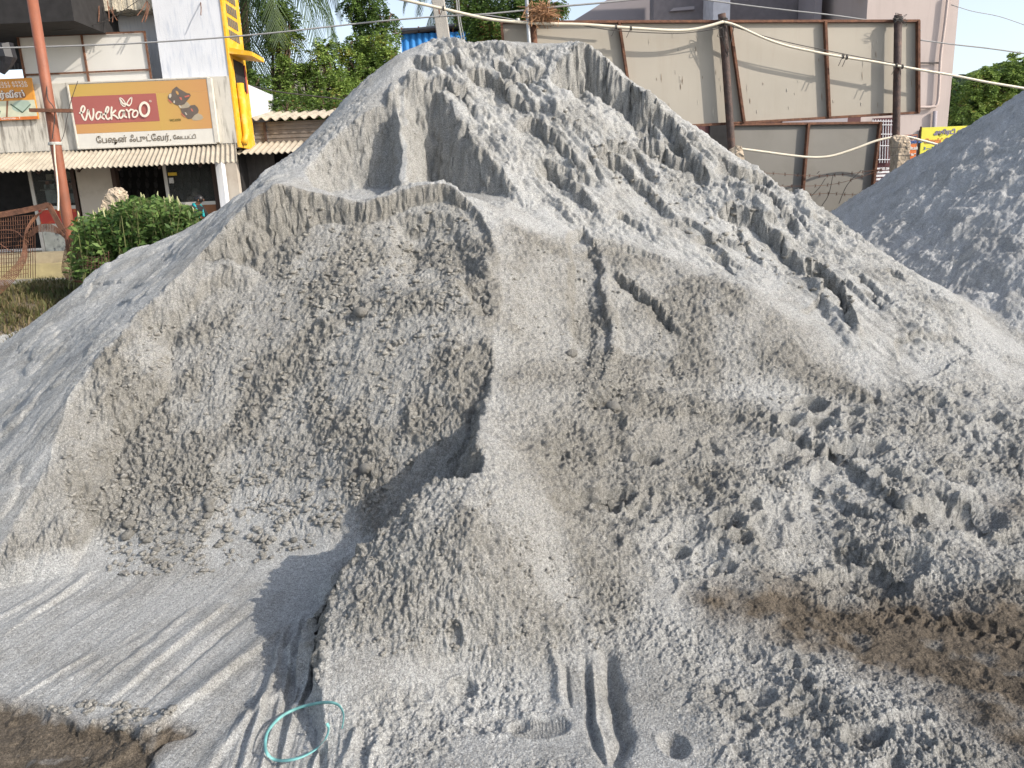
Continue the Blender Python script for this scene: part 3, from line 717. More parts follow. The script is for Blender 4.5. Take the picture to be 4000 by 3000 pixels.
def ground_z(x, y):
    j = int(np.clip(np.searchsorted(Yr, y)-1, 0, NR-2)); i = int(np.clip(np.searchsorted(Sr, x/y)-1, 0, NC-2))
    return float(TZ[j, i])
def hitz(u, v, far=12.0):
    """first point of the finished ground seen at (u, v)"""
    r = ray(u, v); d = 1.3
    while d < far:
        if CAMZ + r[2]*d <= ground_z(r[0]*d, d): break
        d += 0.006
    return Vector((r[0]*d, d, ground_z(r[0]*d, d)))
# ------------------------------------------------------------------ shared builders for the background
rng = random.Random(7); nr = np.random.default_rng(11)
class VPlane:                            # vertical plane through two points on the map, met by pixel rays
    def __init__(s, a, b): s.a = np.array(a, float); s.b = np.array(b, float); d = s.b-s.a; s.n = np.array((d[1], -d[0])); s.n /= np.linalg.norm(s.n)
    def at(s, u, v, off=0.0):            # off: metres towards the camera
        r = ray(u, v); n = s.n if s.n[1] < 0 else -s.n
        d = (np.dot(s.a, n)+off)/np.dot((r[0], 1.0), n)
        return Vector((r[0]*d, d, CAMZ+r[2]*d))
def curve_pts(pts, n=8):                 # Catmull-Rom through points
    pts = [Vector(p) for p in pts]; out = []
    q = [pts[0]*2-pts[1]] + pts + [pts[-1]*2-pts[-2]]
    for i in range(1, len(q)-2):
        for k in range(n):
            t = k/n; a, b, c, d = q[i-1], q[i], q[i+1], q[i+2]
            out.append(0.5*((2*b)+(c-a)*t+(2*a-5*b+4*c-d)*t*t+(3*b-a-3*c+d)*t**3))
    out.append(pts[-1]); return out
def text_mesh(body, size, loc, m, parent, name='lettering', align='LEFT', thick=0.003, off=0.0, xscale=1.0, rot=0.0, tilt=0.0, fit=None):
    c = bpy.data.curves.new(name, 'FONT'); c.body = body; c.size = size; c.extrude = thick; c.align_x = align; c.offset = off; c.resolution_u = 3
    t = bpy.data.objects.new('tmp_text', c); link(t); bpy.context.view_layer.update()
    me = bpy.data.meshes.new_from_object(t.evaluated_get(bpy.context.evaluated_depsgraph_get()))
    if fit:
        w0 = max(v.co.x for v in me.vertices)-min(v.co.x for v in me.vertices); xscale = fit/w0
    me.transform(Matrix.Translation(loc) @ Euler((math.pi/2, tilt, rot)).to_matrix().to_4x4() @ Matrix.Diagonal((xscale, 1, 1, 1)))
    bpy.data.objects.remove(t); o = bpy.data.objects.new(name, me); link(o)
    me.materials.clear(); me.materials.append(m)
    if parent: attach(o, parent)
    return o
def np_mesh(name, v, f4, m, parent=None, smooth=False):
    me = bpy.data.meshes.new(name); nv = len(v); nf = len(f4); k = f4.shape[1]
    me.vertices.add(nv); me.loops.add(nf*k); me.polygons.add(nf)
    me.vertices.foreach_set('co', np.asarray(v, np.float32).ravel()); me.loops.foreach_set('vertex_index', np.asarray(f4, np.int32).ravel())
    me.polygons.foreach_set('loop_start', np.arange(0, nf*k, k, dtype=np.int32)); me.polygons.foreach_set('loop_total', np.full(nf, k, np.int32))
    if smooth: me.polygons.foreach_set('use_smooth', np.ones(nf, bool))
    me.update(calc_edges=True); me.materials.append(m); o = bpy.data.objects.new(name, me); link(o)
    if parent: attach(o, parent)
    return o
def leaf_quads(C, L, Wd, dirs=None, droop=0.3):       # diamond-shaped leaves centred at C
    n = len(C); a = nr.normal(size=(n, 3)) if dirs is None else dirs + 0.5*nr.normal(size=(n, 3))
    a[:, 2] -= droop; a /= np.linalg.norm(a, axis=1)[:, None]+1e-9
    b = np.cross(a, nr.normal(size=(n, 3))); b /= np.linalg.norm(b, axis=1)[:, None]+1e-9
    l = (L*(0.6+0.8*nr.random(n)))[:, None]; w = (Wd*(0.6+0.8*nr.random(n)))[:, None]
    nn = np.cross(a, b)*l*0.15
    v = np.stack([C-a*l*0.5, C+b*w*0.5+nn, C+a*l*0.5, C-b*w*0.5+nn], 1).reshape(-1, 3)
    return v, np.arange(4*n).reshape(-1, 4)
def leaf_mat(name, c1, c2, dry=None):
    m = bpy.data.materials.new(name); m.use_nodes = True; nt = m.node_tree; b = nt.nodes['Principled BSDF']; N = nt.nodes.new; L = nt.links.new
    b.inputs['Roughness'].default_value = 0.55; b.inputs['Specular IOR Level'].default_value = 0.3
    g = N('ShaderNodeNewGeometry'); tc = N('ShaderNodeTexCoord'); no = N('ShaderNodeTexNoise'); no.inputs['Scale'].default_value = 1.3; no.inputs['Detail'].default_value = 4
    L(tc.outputs['Object'], no.inputs['Vector'])
    ad = N('ShaderNodeMath'); ad.operation = 'MULTIPLY_ADD'; L(g.outputs['Random Per Island'], ad.inputs[0]); ad.inputs[1].default_value = 0.5
    sb = N('ShaderNodeMapRange'); sb.inputs[1].default_value = 0.35; sb.inputs[2].default_value = 0.65; sb.inputs[4].default_value = 0.6; L(no.outputs['Fac'], sb.inputs[0]); L(sb.outputs[0], ad.inputs[2])
    r = N('ShaderNodeValToRGB'); r.color_ramp.elements[0].color = (*c1, 1); r.color_ramp.elements[0].position = 0.15
    r.color_ramp.elements[1].color = (*c2, 1); r.color_ramp.elements[1].position = 0.85
    if dry: e = r.color_ramp.elements.new(0.97); e.color = (*dry, 1)
    L(ad.outputs[0], r.inputs[0]); L(r.outputs[0], b.inputs['Base Color'])
    tr = N('ShaderNodeBsdfTranslucent'); L(r.outputs[0], tr.inputs['Color']); mx = N('ShaderNodeMixShader'); mx.inputs[0].default_value = 0.35
    L(b.outputs[0], mx.inputs[1]); L(tr.outputs[0], mx.inputs[2]); L(mx.outputs[0], nt.nodes['Material Output'].inputs['Surface'])
    return m

M_white = mat('whitewash', (0.62, 0.64, 0.68), 0.9, var=0.06, scale=1.5, bump=0.3, bscale=60, dirt=(0.35, 0.40, 0.50), dirt_amt=0.5, dscale=5, streak=True)
M_stain = mat('stained_parapet', (0.54, 0.515, 0.46), 0.95, var=0.10, scale=2, bump=0.4, bscale=50, dirt=(0.10, 0.085, 0.07), dirt_amt=0.85, dscale=2.6, streak=True)
M_cream = mat('cream_wall', (0.46, 0.42, 0.37), 0.9, var=0.08, scale=2, dirt=(0.25, 0.2, 0.16), dirt_amt=0.4)
M_yellow = mat('yellow_paint', (0.68, 0.38, 0.015), 0.6, var=0.08, dirt=(0.6, 0.5, 0.3), dirt_amt=0.4, dscale=6)
M_rust = mat('rusty_steel', (0.135, 0.062, 0.038), 0.85, var=0.35, scale=18, bump=0.4, bscale=90, dirt=(0.26, 0.12, 0.06), dirt_amt=0.6, dscale=12)
M_redpole = mat('red_oxide_paint', (0.25, 0.085, 0.045), 0.6, var=0.15, scale=6, bump=0.2, dirt=(0.20, 0.08, 0.05), dirt_amt=0.6, dscale=5)
M_darkpole = mat('dark_rusty_pipe', (0.065, 0.042, 0.036), 0.7, var=0.4, scale=14, bump=0.4, bscale=60, dirt=(0.18, 0.09, 0.06), dirt_amt=0.6, dscale=8)
M_conc = mat('weathered_concrete', (0.37, 0.35, 0.32), 0.95, var=0.12, scale=5, bump=0.5, bscale=50, dirt=(0.2, 0.19, 0.17), dirt_amt=0.4)
M_granite = mat('rough_granite', (0.45, 0.37, 0.28), 0.95, var=0.25, scale=12, bump=1.0, bscale=30, dirt=(0.18, 0.15, 0.12), dirt_amt=0.5, dscale=9)
M_asb = mat('asbestos_sheet', (0.40, 0.355, 0.285), 0.95, var=0.12, scale=2, bump=0.2, dirt=(0.22, 0.19, 0.15), dirt_amt=0.55, dscale=2.5, streak=False)
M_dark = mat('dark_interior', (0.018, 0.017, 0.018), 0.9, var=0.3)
M_wood = mat('dark_frame_wood', (0.05, 0.028, 0.022), 0.7)
M_alu = mat('aluminium_frame', (0.50, 0.48, 0.45), 0.45, metal=0.4)
M_shelf = mat('display_shelf_grey', (0.22, 0.22, 0.22), 0.6)
M_tin = mat('old_tin_sheet', (0.17, 0.145, 0.125), 0.8, var=0.25, scale=3, dirt=(0.10, 0.07, 0.05), dirt_amt=0.6, dscale=4)
M_blue = mat('blue_tin_sheet', (0.035, 0.20, 0.50), 0.5, var=0.08)
M_hoard = mat('hoarding_back_sheet', (0.36, 0.33, 0.28), 0.75, var=0.05, scale=1.2, dirt=(0.30, 0.26, 0.21), dirt_amt=0.22, dscale=3, streak=True)
M_pipe = mat('off_white_pipe', (0.66, 0.60, 0.48), 0.5, var=0.08, scale=8)
M_wire = mat('dark_wire', (0.05, 0.045, 0.042), 0.7)
M_greywire = mat('grey_cable', (0.30, 0.30, 0.30), 0.6)
M_pink = mat('dusty_pink_plaster', (0.48, 0.41, 0.385), 0.92, var=0.06, scale=1.2, bump=0.15, dirt=(0.36, 0.30, 0.28), dirt_amt=0.4, dscale=1.5, streak=True)
M_lav = mat('lavender_grey_plaster', (0.34, 0.31, 0.33), 0.92, var=0.06, scale=1.2)
M_glass = bpy.data.materials.new('window_glass'); M_glass.use_nodes = True
_b = M_glass.node_tree.nodes['Principled BSDF']; _b.inputs['Base Color'].default_value = (0.5, 0.53, 0.53, 1); _b.inputs['Roughness'].default_value = 0.03; _b.inputs['Transmission Weight'].default_value = 0.95; _b.inputs['IOR'].default_value = 1.08; _b.inputs['Specular IOR Level'].default_value = 0.6

def bx(u0, v0, u1, v1, D, depth, mb=None):    # box whose front face covers a pixel rectangle at distance D
    a = P((u0+u1)/2, v0, D); b = P((u0+u1)/2, v1, D); x0 = P(u0, (v0+v1)/2, D).x; x1 = P(u1, (v0+v1)/2, D).x
    mb = mb or MB(); mb.box((x0, D, a.z), (x1, D+depth, b.z)); return mb
def xat(u, v, D): return P(u, v, D).x
def zat(u, v, D): return P(u, v, D).z
# ------------------------------------------------------------------ shop building on the left
DS = 20.5
xl = -16.5; xr = xat(487, 100, DS)                    # facade from left of the frame to its right corner
zp1 = zat(300, 172, DS); zp0 = zat(300, 318, DS)      # parapet band
zfl = 0.62                                            # shop floor on its plinth
shop = empty('shop_building', (-11, DS, 0), 'whitewashed roadside shop row with stained parapet, bare upper storey and yellow side wall', 'building')
w = MB(); w.box((xl, DS, zp0), (xr, DS+0.28, zp1)); w.build('parapet', M_stain, shop, bevel=0.01)
zc1 = zat(300, 330, DS)
MB().box((xl, DS+0.02, zp0-0.10), (xr, DS+0.4, zp0-0.004)).build('lintel_slab', M_conc, shop)
# upper storey: projecting pier, set-back wall with broken slab edge
xp0 = xat(341, 100, DS)
MB().box((xp0, DS+0.02, zp1+0.003), (xr-0.003, DS+0.9, 9.2)).build('wall', M_white, shop)
xw0 = xat(158, 60, DS)
MB().box((xw0-0.1, DS+0.9, zp1), (xr-0.003, DS+1.1, 9.2)).build('wall', M_white, shop)
sl = MB()
for i in range(26):
    a = xw0 + (xp0-xw0)*i/26; b = xw0 + (xp0-xw0)*(i+1)/26
    sl.box((a, DS+0.25+0.05*rng.random(), zat(240, 14, DS)-0.07*rng.random()), (b-0.001, DS+0.88, 9.2))
sl.build('broken_slab_edge', mat('broken_plaster', (0.55, 0.50, 0.40), 0.95, var=0.3, scale=8, bump=1.0, bscale=20, dirt=(0.3, 0.25, 0.18)), shop)
yw = MB(); yw.box((xr, DS-0.005, zp0-0.1), (xr+0.05, DS+1.3, 9.2)); yw.build('yellow_side_wall', M_yellow, shop)
MB().box((xl, DS+1.2, zp0), (xr-0.01, DS+5, zp1-0.01)).build('wall', M_white, shop)
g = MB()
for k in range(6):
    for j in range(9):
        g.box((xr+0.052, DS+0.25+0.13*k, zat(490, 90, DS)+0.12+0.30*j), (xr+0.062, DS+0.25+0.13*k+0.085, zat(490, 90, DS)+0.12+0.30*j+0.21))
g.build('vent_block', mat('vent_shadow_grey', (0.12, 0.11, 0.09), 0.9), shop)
pt = MB(); pt.tube([(xr+0.14, DS+0.35, zat(500, 176, DS)), (xr+0.14, DS+0.35, zp0+0.2), (xr+0.10, DS+0.2, zp0)], 0.09, 12); pt.build('drain_pipe', M_yellow, shop, smooth=True)
zy = zat(512, 108, DS)
pc = MB(); pc.prism([(xr+0.05, DS+0.05, zy+0.08), (xr+0.05, DS+0.05, zy-0.06), (xr+0.62, DS+0.05, zy-0.14), (xr+0.62, DS+0.05, zy-0.04)], (0, 1.0, 0)); pc.build('sunshade_slab', M_yellow, shop)
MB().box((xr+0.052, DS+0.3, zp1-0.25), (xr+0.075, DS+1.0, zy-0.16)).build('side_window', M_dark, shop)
MB().bar((xr+0.09, DS+1.02, zp1-0.3), (xr+0.09, DS+1.02, zy-0.2), 0.04).build('window_frame', mat('red_window_frame', (0.3, 0.04, 0.03), 0.6), shop)
# rebars poking out of the slab
for k, (u, v, du, dv) in enumerate([(213,5,0,42),(233,12,20,32),(243,15,0,33),(232,2,4,44),(316,4,-20,30),(320,5,-14,43),(323,8,-10,40),(318,2,-4,44),(433,0,1,33),(150,46,-22,14),(153,46,-16,20),(157,46,-11,20)]):
    MB().tube([P(u, v, DS+0.1), P(u+du*0.5+1, v+dv*0.55, DS-0.15), P(u+du, v+dv, DS-0.25)], 0.012, 5).build('rebar', M_rust, shop)
# plinth and steps
MB().box((xl, DS-0.35, -0.1), (xr, DS+1.1, zfl)).build('plinth', mat('plinth_plaster', (0.36, 0.30, 0.20), 0.9, dirt=(0.15, 0.13, 0.1)), shop)
MB().box((xl, DS-0.75, -0.1), (xr-3, DS-0.353, 0.36)).build('step', mat('step_plaster', (0.40, 0.33, 0.17), 0.9, dirt=(0.15, 0.13, 0.1)), shop)
# shop front set back 0.5 m
DF = DS+0.45; ztop = zp0-0.1
def front(u0, u1): return xat(u0, 420, DF), xat(u1, 420, DF)
for (u0, u1) in ((166, 251), (470, 518)):
    a, b = front(u0, u1); MB().box((a, DF, zfl), (b, DF+0.2, ztop)).build('front_wall', M_cream, shop)
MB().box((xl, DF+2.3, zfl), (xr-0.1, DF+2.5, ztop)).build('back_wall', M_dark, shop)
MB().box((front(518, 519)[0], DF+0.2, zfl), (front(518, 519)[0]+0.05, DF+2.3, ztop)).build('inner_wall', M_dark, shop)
a, b = front(160, 171); MB().box((a, DF-0.03, zfl), (a+0.1, DF+0.15, ztop)).build('door_frame', M_wood, shop)
a, b = front(246, 257); MB().box((a+0.02, DF-0.03, zfl), (b, DF+0.15, ztop)).build('door_frame', M_wood, shop)
a, b = front(464, 472); MB().box((a, DF-0.03, zfl), (b, DF+0.15, ztop)).build('door_frame', M_wood, shop)
a, b = front(482, 496); MB().box((a, DF-0.32, zfl), (b, DF-0.05, ztop)).build('pillar', M_white, shop, bevel=0.01)
def shop_window(u0, u1, vs, mid=None):
    x0, x1 = front(u0, u1); zs = zat((u0+u1)/2, vs, DF)
    f = MB(); f.box((x0, DF, zfl), (x0+0.09, DF+0.06, ztop)); f.box((x1-0.09, DF, zfl), (x1, DF+0.06, ztop)); f.box((x0+0.09, DF+0.002, zs-0.09), (x1-0.09, DF+0.058, zs)); f.box((x0+0.09, DF+0.002, ztop-0.08), (x1-0.09, DF+0.058, ztop))
    o = f.build('window', M_alu, shop)
    g_ = MB(); g_.box((x0+0.09, DF+0.02, zs), (x1-0.09, DF+0.028, ztop-0.08)); p_ = g_.build('pane', M_glass); attach(p_, o)
    return x0, x1, zs
x0, x1, zs = shop_window(68, 171, 445)
MB().box((x0+0.1, DF+0.01, zfl), (x1-0.1, DF+0.05, zs-0.46)).build('sill_panel', mat('white_product_panel', (0.45, 0.46, 0.42), 0.5, var=0.2, scale=6, dirt=(0.03, 0.04, 0.06), dirt_amt=0.9, dscale=5), shop)
MB().box((x0+0.1, DF+0.01, zs-0.455), (x1-0.1, DF+0.05, zs-0.092)).build('sill_panel', mat('red_product_panel', (0.42, 0.03, 0.02), 0.5, var=0.1, dirt=(0.6, 0.42, 0.02), dirt_amt=0.9, dscale=3.0), shop)
for k, vv in enumerate((374, 394)):
    MB().box((x0+0.1, DF+0.25, zat(110, vv+16, DF)), (x1-0.1, DF+0.6, zat(110, vv+16, DF)+0.025)).build('display_shelf', M_shelf, shop)
boxcols = [(0.55, 0.5, 0.4), (0.5, 0.25, 0.2), (0.45, 0.5, 0.5), (0.6, 0.55, 0.3), (0.25, 0.35, 0.4), (0.5, 0.45, 0.45)]
boxcm = [mat('printed_carton', c, 0.6, var=0.3, scale=14, dirt=tuple(1-x for x in c), dirt_amt=0.4, dscale=12) for c in boxcols]
for k in range(9):
    vv = (390, 410, 441)[k % 3]; uu = 84 + (k//3)*24 + 5*rng.random(); wd = 0.10+0.10*rng.random(); hh = 0.12+0.14*rng.random()
    if k % 3 == 2: wd *= 1.8; hh *= 2
    z0 = zat(uu, vv, DF)+0.026; xx = xat(uu, vv, DF)
    o = MB().box((xx, DF+0.3, z0), (xx+wd, DF+0.42, z0+hh)).build('carton', boxcm[k % 6], bevel=0.004)
    tag(o, '%s printed carton, %s on the %s' % (['tan', 'reddish', 'pale grey', 'yellowish', 'slate blue', 'mauve'][k % 6], ['leftmost', 'middle', 'rightmost'][k//3], ['upper shelf of the left shop window', 'lower shelf of the left shop window', 'sill behind the left shop window'][k % 3]), 'box', 'cartons in the left shop window')
x0, x1, zs = shop_window(359, 471, 436)
MB().box((x0+0.1, DF+0.01, zfl), (x1-0.1, DF+0.05, zs-0.092)).build('sill_panel', mat('brown_sill_panel', (0.22, 0.09, 0.035), 0.6), shop)
# slippers hanging in rows in the dark shop
sm = mat('dark_slipper', (0.035, 0.033, 0.036), 0.6)
shoe_proto = None
for r_ in range(3):
    for c_ in range(11):
        uu = 262+c_*18.5; vv = 372+r_*24
        if 345 < uu < 362: continue
        p = P(uu, vv, DF+1.6)
        if shoe_proto is None:
            s_ = MB(); ring = [(0.05*math.cos(t)*(1-0.12*math.sin(t)), 0, 0.14*math.sin(t)) for t in [k*math.pi/8 for k in range(16)]]
            s_.prism([Vector(q_) for q_ in ring], (0, 0.03, 0)); s_.tube([(-0.045, 0, 0.0), (-0.02, -0.03, 0.04), (0, -0.01, 0.09), (0.02, -0.03, 0.04), (0.045, 0, 0.0)], 0.012, 5)
            shoe_proto = s_.build('slipper', sm); o = shoe_proto
        else:
            o = shoe_proto.copy(); link(o)
        o.location = p; o.rotation_euler = (0, 0.1*rng.random(), 0)
        tag(o, 'dark slipper hanging in a row on the rack inside the footwear shop', 'slipper', 'slippers hung in rows in the footwear shop')
o = MB().box(P(352+11, 373, DF-0.02), P(352+30, 379, DF-0.04)).build('window_sticker', mat('yellow_sticker', (0.62, 0.42, 0.03), 0.5)); tag(o, 'yellow sticker on the footwear shop window', 'sticker')
sn = bx(365, 384, 375, 396, DF-0.03, 0.01).build('notice', mat('white_notice_paper', (0.5, 0.5, 0.5), 0.6, var=0.3, scale=30)); tag(sn, 'small white square notice below the yellow sticker on the shop window', 'notice')
# corrugated awning
def corrugated(name, pa, pb, pc, pd, pitch, amp, m, parent, thick=0.008, wav=0.0):
    """sheet between top edge pa-pb and bottom edge pd-pc; ridges run top to bottom"""
    pa, pb, pc, pd = map(Vector, (pa, pb, pc, pd)); n = int((pb-pa).length/pitch*8); rows = 5
    nrm = (pb-pa).cross(pd-pa).normalized()
    if nrm.z < 0: nrm = -nrm
    vs = []; fs = []
    for j in range(rows+1):
        for i in range(n+1):
            s = i/n; t = j/rows; q = (pa*(1-s)+pb*s)*(1-t)+(pd*(1-s)+pc*s)*t
            q = q + nrm*(amp*math.sin(2*math.pi*i/8) + wav*(math.sin(s*23)+math.sin(s*9+1))*t)
            vs.append(q)
    for j in range(rows):
        for i in range(n): fs.append((j*(n+1)+i, j*(n+1)+i+1, (j+1)*(n+1)+i+1, (j+1)*(n+1)+i))
    mb = MB(); mb.add(vs, fs); o = mb.build(name, m, parent, smooth=True)
    md = o.modifiers.new('thickness', 'SOLIDIFY'); md.thickness = thick
    return o
DA = 19.35
aw = corrugated('awning', (xl, DS-0.02, zp0-0.02), (xat(511, 318, DS), DS-0.02, zp0-0.02), (xat(512, 350, DA), DA, zat(500, 350, DA)), (xl-0.2, DA, zat(0, 369, DA)-0.02), 0.119, 0.024, M_asb, shop, wav=0.006)
for k in range(9):
    xx = -15.5+k*1.0
    MB().bar((xx, DS-0.1, zp0-0.16), (xx, DA+0.25, zat(250, 366, DA)-0.0), 0.05).build('awning_rafter', M_wood, shop)

# hoarding sheet on the roof edge (white, framed)
sh = empty('rooftop_hoarding', (xat(190, 170, DS), DS+0.1, zp1), 'white sheet hoarding in a thin brown frame above the shop parapet', 'hoarding')
a = P(36, 75, DS+0.2); b = P(326, 170, DS+0.2); x0 = xat(45, 120, DS+0.2); x1 = xat(322, 120, DS+0.2); z0 = zp1+0.002; z1 = zat(180, 73, DS+0.2)
MB().box((x0, DS+0.2, z0), (x1, DS+0.215, z1)).build('sheet', mat('white_flex_sheet', (0.62, 0.61, 0.58), 0.6, var=0.05, scale=1), sh)
for xx in (x0+0.02, xat(184, 120, DS+0.2), x1-0.02): MB().box((xx-0.02, DS+0.15, z0), (xx+0.02, DS+0.197, z1)).build('frame_bar', M_rust, sh)
f = MB()
for zz in (z1-0.02, zat(180, 157, DS+0.2)): f.box((x0, DS+0.165, zz-0.02), (x1, DS+0.148, zz+0.02))
f.build('rail', M_rust, sh)
# dark roof slab of the neighbouring building, upper left
rf = MB(); rf.box((-17, 19.2, zat(80, 48, 19.2)), (xat(157, 25, 19.2), 25, 9.5)); o = rf.build('roof_canopy', M_dark); tag(o, 'dark flat roof canopy jutting in at the top left corner', 'roof')
o = MB().tube([P(-20, 150, 19.0), P(0, 96, 19.0), P(10, 100, 19.0), P(16, 124, 19.0), P(14, 135, 19.0), P(4, 158, 19.0)], [0.1, 0.16, 0.2, 0.2, 0.14, 0.06], 8).build('tarpaulin_bundle', mat('black_tarpaulin', (0.02, 0.02, 0.025), 0.5)); tag(o, 'black bundled tarpaulin hanging beside the white roof hoarding', 'tarpaulin')
sc_ = empty('rebar_cage', P(20, 70, 24), 'thin bare rebar columns behind the roof edge at upper left', 'rebar')
for k in range(4):
    MB().tube([P(16+k*7, 60, 24), P(24+k*8, 148, 24)], 0.012, 5).build('bar', M_greywire, sc_)

# ---- footwear sign board with its artwork
SGY = DS-0.12
sg = empty('shop_sign', P(307, 316, SGY), 'wide yellow and red footwear shop sign with sandal picture and Tamil name', 'sign')
xs0 = (xat(146, 175, SGY)+xat(169, 316, SGY))/2; xs1 = (xat(446, 175, SGY)+xat(467, 312, SGY))/2; zs1 = zat(296, 175, SGY); zs0 = zat(318, 314, SGY)
SW = xs1-xs0; SH = zs1-zs0
MB().box((xs0, SGY, zs0), (xs1, SGY+0.10, zs1)).build('board', mat('sign_white', (0.62, 0.60, 0.55), 0.5, var=0.04), sg)
def sgp(zx, zy, lay=1):                       # point of the artwork, measured on a 2005 x 935 board
    t = (zy-60)/935.0; s = (zx-(45+t*155))/2005.0 + 0.0*t
    return Vector((xs0+SW*s, SGY-0.004*lay, zs1-SH*t))
def srect(x0, y0, x1, y1, m, name, lay):      # rectangle in board coordinates 0..1
    o = MB().box((xs0+SW*x0, SGY-0.004*lay, zs1-SH*y0), (xs0+SW*x1, SGY-0.004*(lay-1)+0.0005, zs1-SH*y1)).build(name, m, sg); return o
def grad_mat(name, stops, x0, x1):            # printed colour gradient along x
    m = bpy.data.materials.new(name); m.use_nodes = True; nt = m.node_tree; b = nt.nodes['Principled BSDF']; b.inputs['Roughness'].default_value = 0.45
    tc = nt.nodes.new('ShaderNodeTexCoord'); sp = nt.nodes.new('ShaderNodeSeparateXYZ'); mp = nt.nodes.new('ShaderNodeMapRange'); r = nt.nodes.new('ShaderNodeValToRGB')
    nt.links.new(tc.outputs['Object'], sp.inputs[0]); nt.links.new(sp.outputs[0], mp.inputs[0]); mp.inputs[1].default_value = x0; mp.inputs[2].default_value = x1
    nt.links.new(mp.outputs[0], r.inputs[0]); nt.links.new(r.outputs[0], b.inputs['Base Color'])
    for i, (p, c) in enumerate(stops):
        e = r.color_ramp.elements[i] if i < 2 else r.color_ramp.elements.new(p)
        e.position = p; e.color = (*c, 1)
    return m
yl = (0.50, 0.34, 0.085); og = (0.50, 0.26, 0.10)
srect(0.006, 0.012, 0.994, 0.198, grad_mat('print_top', [(0, yl), (1, og)], xs0, xs1), 'yellow_band', 1)
srect(0.62, 0.199, 0.994, 0.775, grad_mat('print_right', [(0, yl), (1, og)], xs0+SW*0.5, xs1), 'picture_panel', 1)
srect(0.006, 0.628, 0.6195, 0.775, grad_mat('print_low', [(0, og), (1, yl)], xs0, xs1), 'orange_band', 1)
srect(0.006, 0.199, 0.6195, 0.627, mat('print_red', (0.35, 0.105, 0.09), 0.45, var=0.05, scale=1), 'red_panel', 2)
M_let = mat('letter_cream', (0.74, 0.68, 0.58), 0.5, var=0.03); M_tam = mat('letter_brown', (0.13, 0.10, 0.065), 0.5); M_olive = mat('letter_olive', (0.16, 0.14, 0.04), 0.5)
def ribbon(mb, pts, w, lay, closed=False, n=6, wid=None):
    q = curve_pts([sgp(x, y, lay) for x, y in pts], n); k = SW/2005.0
    base = len(mb.v); N_ = len(q)
    for i, p in enumerate(q):
        t = (q[min(i+1, N_-1)]-q[max(i-1, 0)]); t = t.normalized() if t.length > 0 else Vector((1, 0, 0)); nrm = Vector((-t.z, 0, t.x))
        ww = w*k*0.5*(1.0 if wid is None else wid(i/(N_-1)))
        mb.v += [tuple(p+nrm*ww), tuple(p-nrm*ww)]
    for i in range(N_-1): mb.f.append((base+2*i, base+2*i+1, base+2*i+3, base+2*i+2))
    if (q[0]-q[-1]).length < 0.01: return
    for c in (q[0], q[-1]):                   # round ends
        b0 = len(mb.v)
        for j in range(10): mb.v.append((c.x+math.cos(j*math.pi/5)*w*k*0.5, c.y-0.0006-(0.0006 if c is q[0] else 0), c.z+math.sin(j*math.pi/5)*w*k*0.5))
        mb.f.append(tuple(range(b0, b0+10)))
strokes = [([(222,482),(268,474),(294,425),(275,386),(246,408),(240,462),(262,540),(300,588),(326,520),(342,445),(362,520),(395,590),(420,525),(418,437)], 25),
 ([(535,490),(488,482),(458,532),(478,584),(518,556),(537,496),(546,562),(578,584)], 24), ([(572,520),(625,488),(642,430),(620,415),(598,470),(606,560),(632,590),(662,572)], 24),
 ([(687,422),(681,500),(686,588)], 26), ([(742,468),(693,520),(738,545),(782,584)], 24), ([(868,478),(820,478),(794,530),(815,582),(852,555),(869,484),(877,552),(905,574)], 24),
 ([(905,466),(932,500),(946,580)], 25), ([(936,500),(966,466),(1000,472)], 22)]
for ii, (pts, w_) in enumerate(strokes):
    mb = MB(); ribbon(mb, pts, w_, 4+ii*0.6); mb.build('letter_stroke', M_let, sg)
def ell(cx, cy, rx, ry, w_, tilt=0.0, lay=9.0):
    pts = [(cx+rx*math.cos(t)+tilt*ry*math.sin(t), cy-ry*math.sin(t)) for t in [i*2*math.pi/16 for i in range(17)]]
    mb = MB(); ribbon(mb, pts, w_, lay); mb.build('letter_stroke', M_let, sg)
ell(1032, 530, 38, 48, 23, 0.15, 9.2); ell(1168, 472, 66, 96, 34, -0.05, 9.9)
for lay_, pts in enumerate(([(797,290),(830,302),(872,352),(888,398),(856,412),(815,362),(797,290)], [(978,290),(944,312),(906,378),(930,412),(968,372),(978,290)])):
    mb = MB(); ribbon(mb, pts, 15, 4+lay_*0.7, n=6); mb.build('butterfly_mark', M_let, sg)
mb = MB(); ribbon(mb, [(812,318),(850,372),(900,388),(938,408)], 22, 6); mb.build('butterfly_mark', M_let, sg)
k_ = SW/2005.0
text_mesh('®', 42*k_, sgp(1232, 372, 4), M_let, sg)
text_mesh('WC4370', 46*k_, sgp(1535, 658, 3), M_olive, sg, fit=160*k_)
text_mesh('ேபஷன் ஃபுட்ேவர்,', 118*k_, sgp(462, 932, 2), M_tam, sg, off=0.0, fit=1090*k_)
text_mesh('ேவடபட்டி', 74*k_, sgp(1590, 922, 2), M_tam, sg, off=0.0, fit=330*k_)
def sgpoly(pts, m, lay, name):
    q = [sgp(x, y, lay) for x, y in pts]; mb = MB(); mb.prism(q, (0, 0.003, 0)); mb.build(name, m, sg)
M_sand1 = mat('sandal_brown', (0.12, 0.095, 0.08), 0.6); M_sole = mat('sandal_sole', (0.36, 0.31, 0.23), 0.6); M_acc = mat('sandal_red', (0.5, 0.14, 0.10), 0.6); M_lt = mat('sandal_light', (0.5, 0.46, 0.38), 0.6)
sgpoly([(1850,632),(1900,575),(1942,556),(2000,590),(2020,630),(1985,655),(1920,662),(1868,655)], M_sole, 2, 'sandal_picture')
sgpoly([(1700,420),(1775,385),(1835,450),(1760,480),(1690,475)], M_sole, 2, 'sandal_picture')
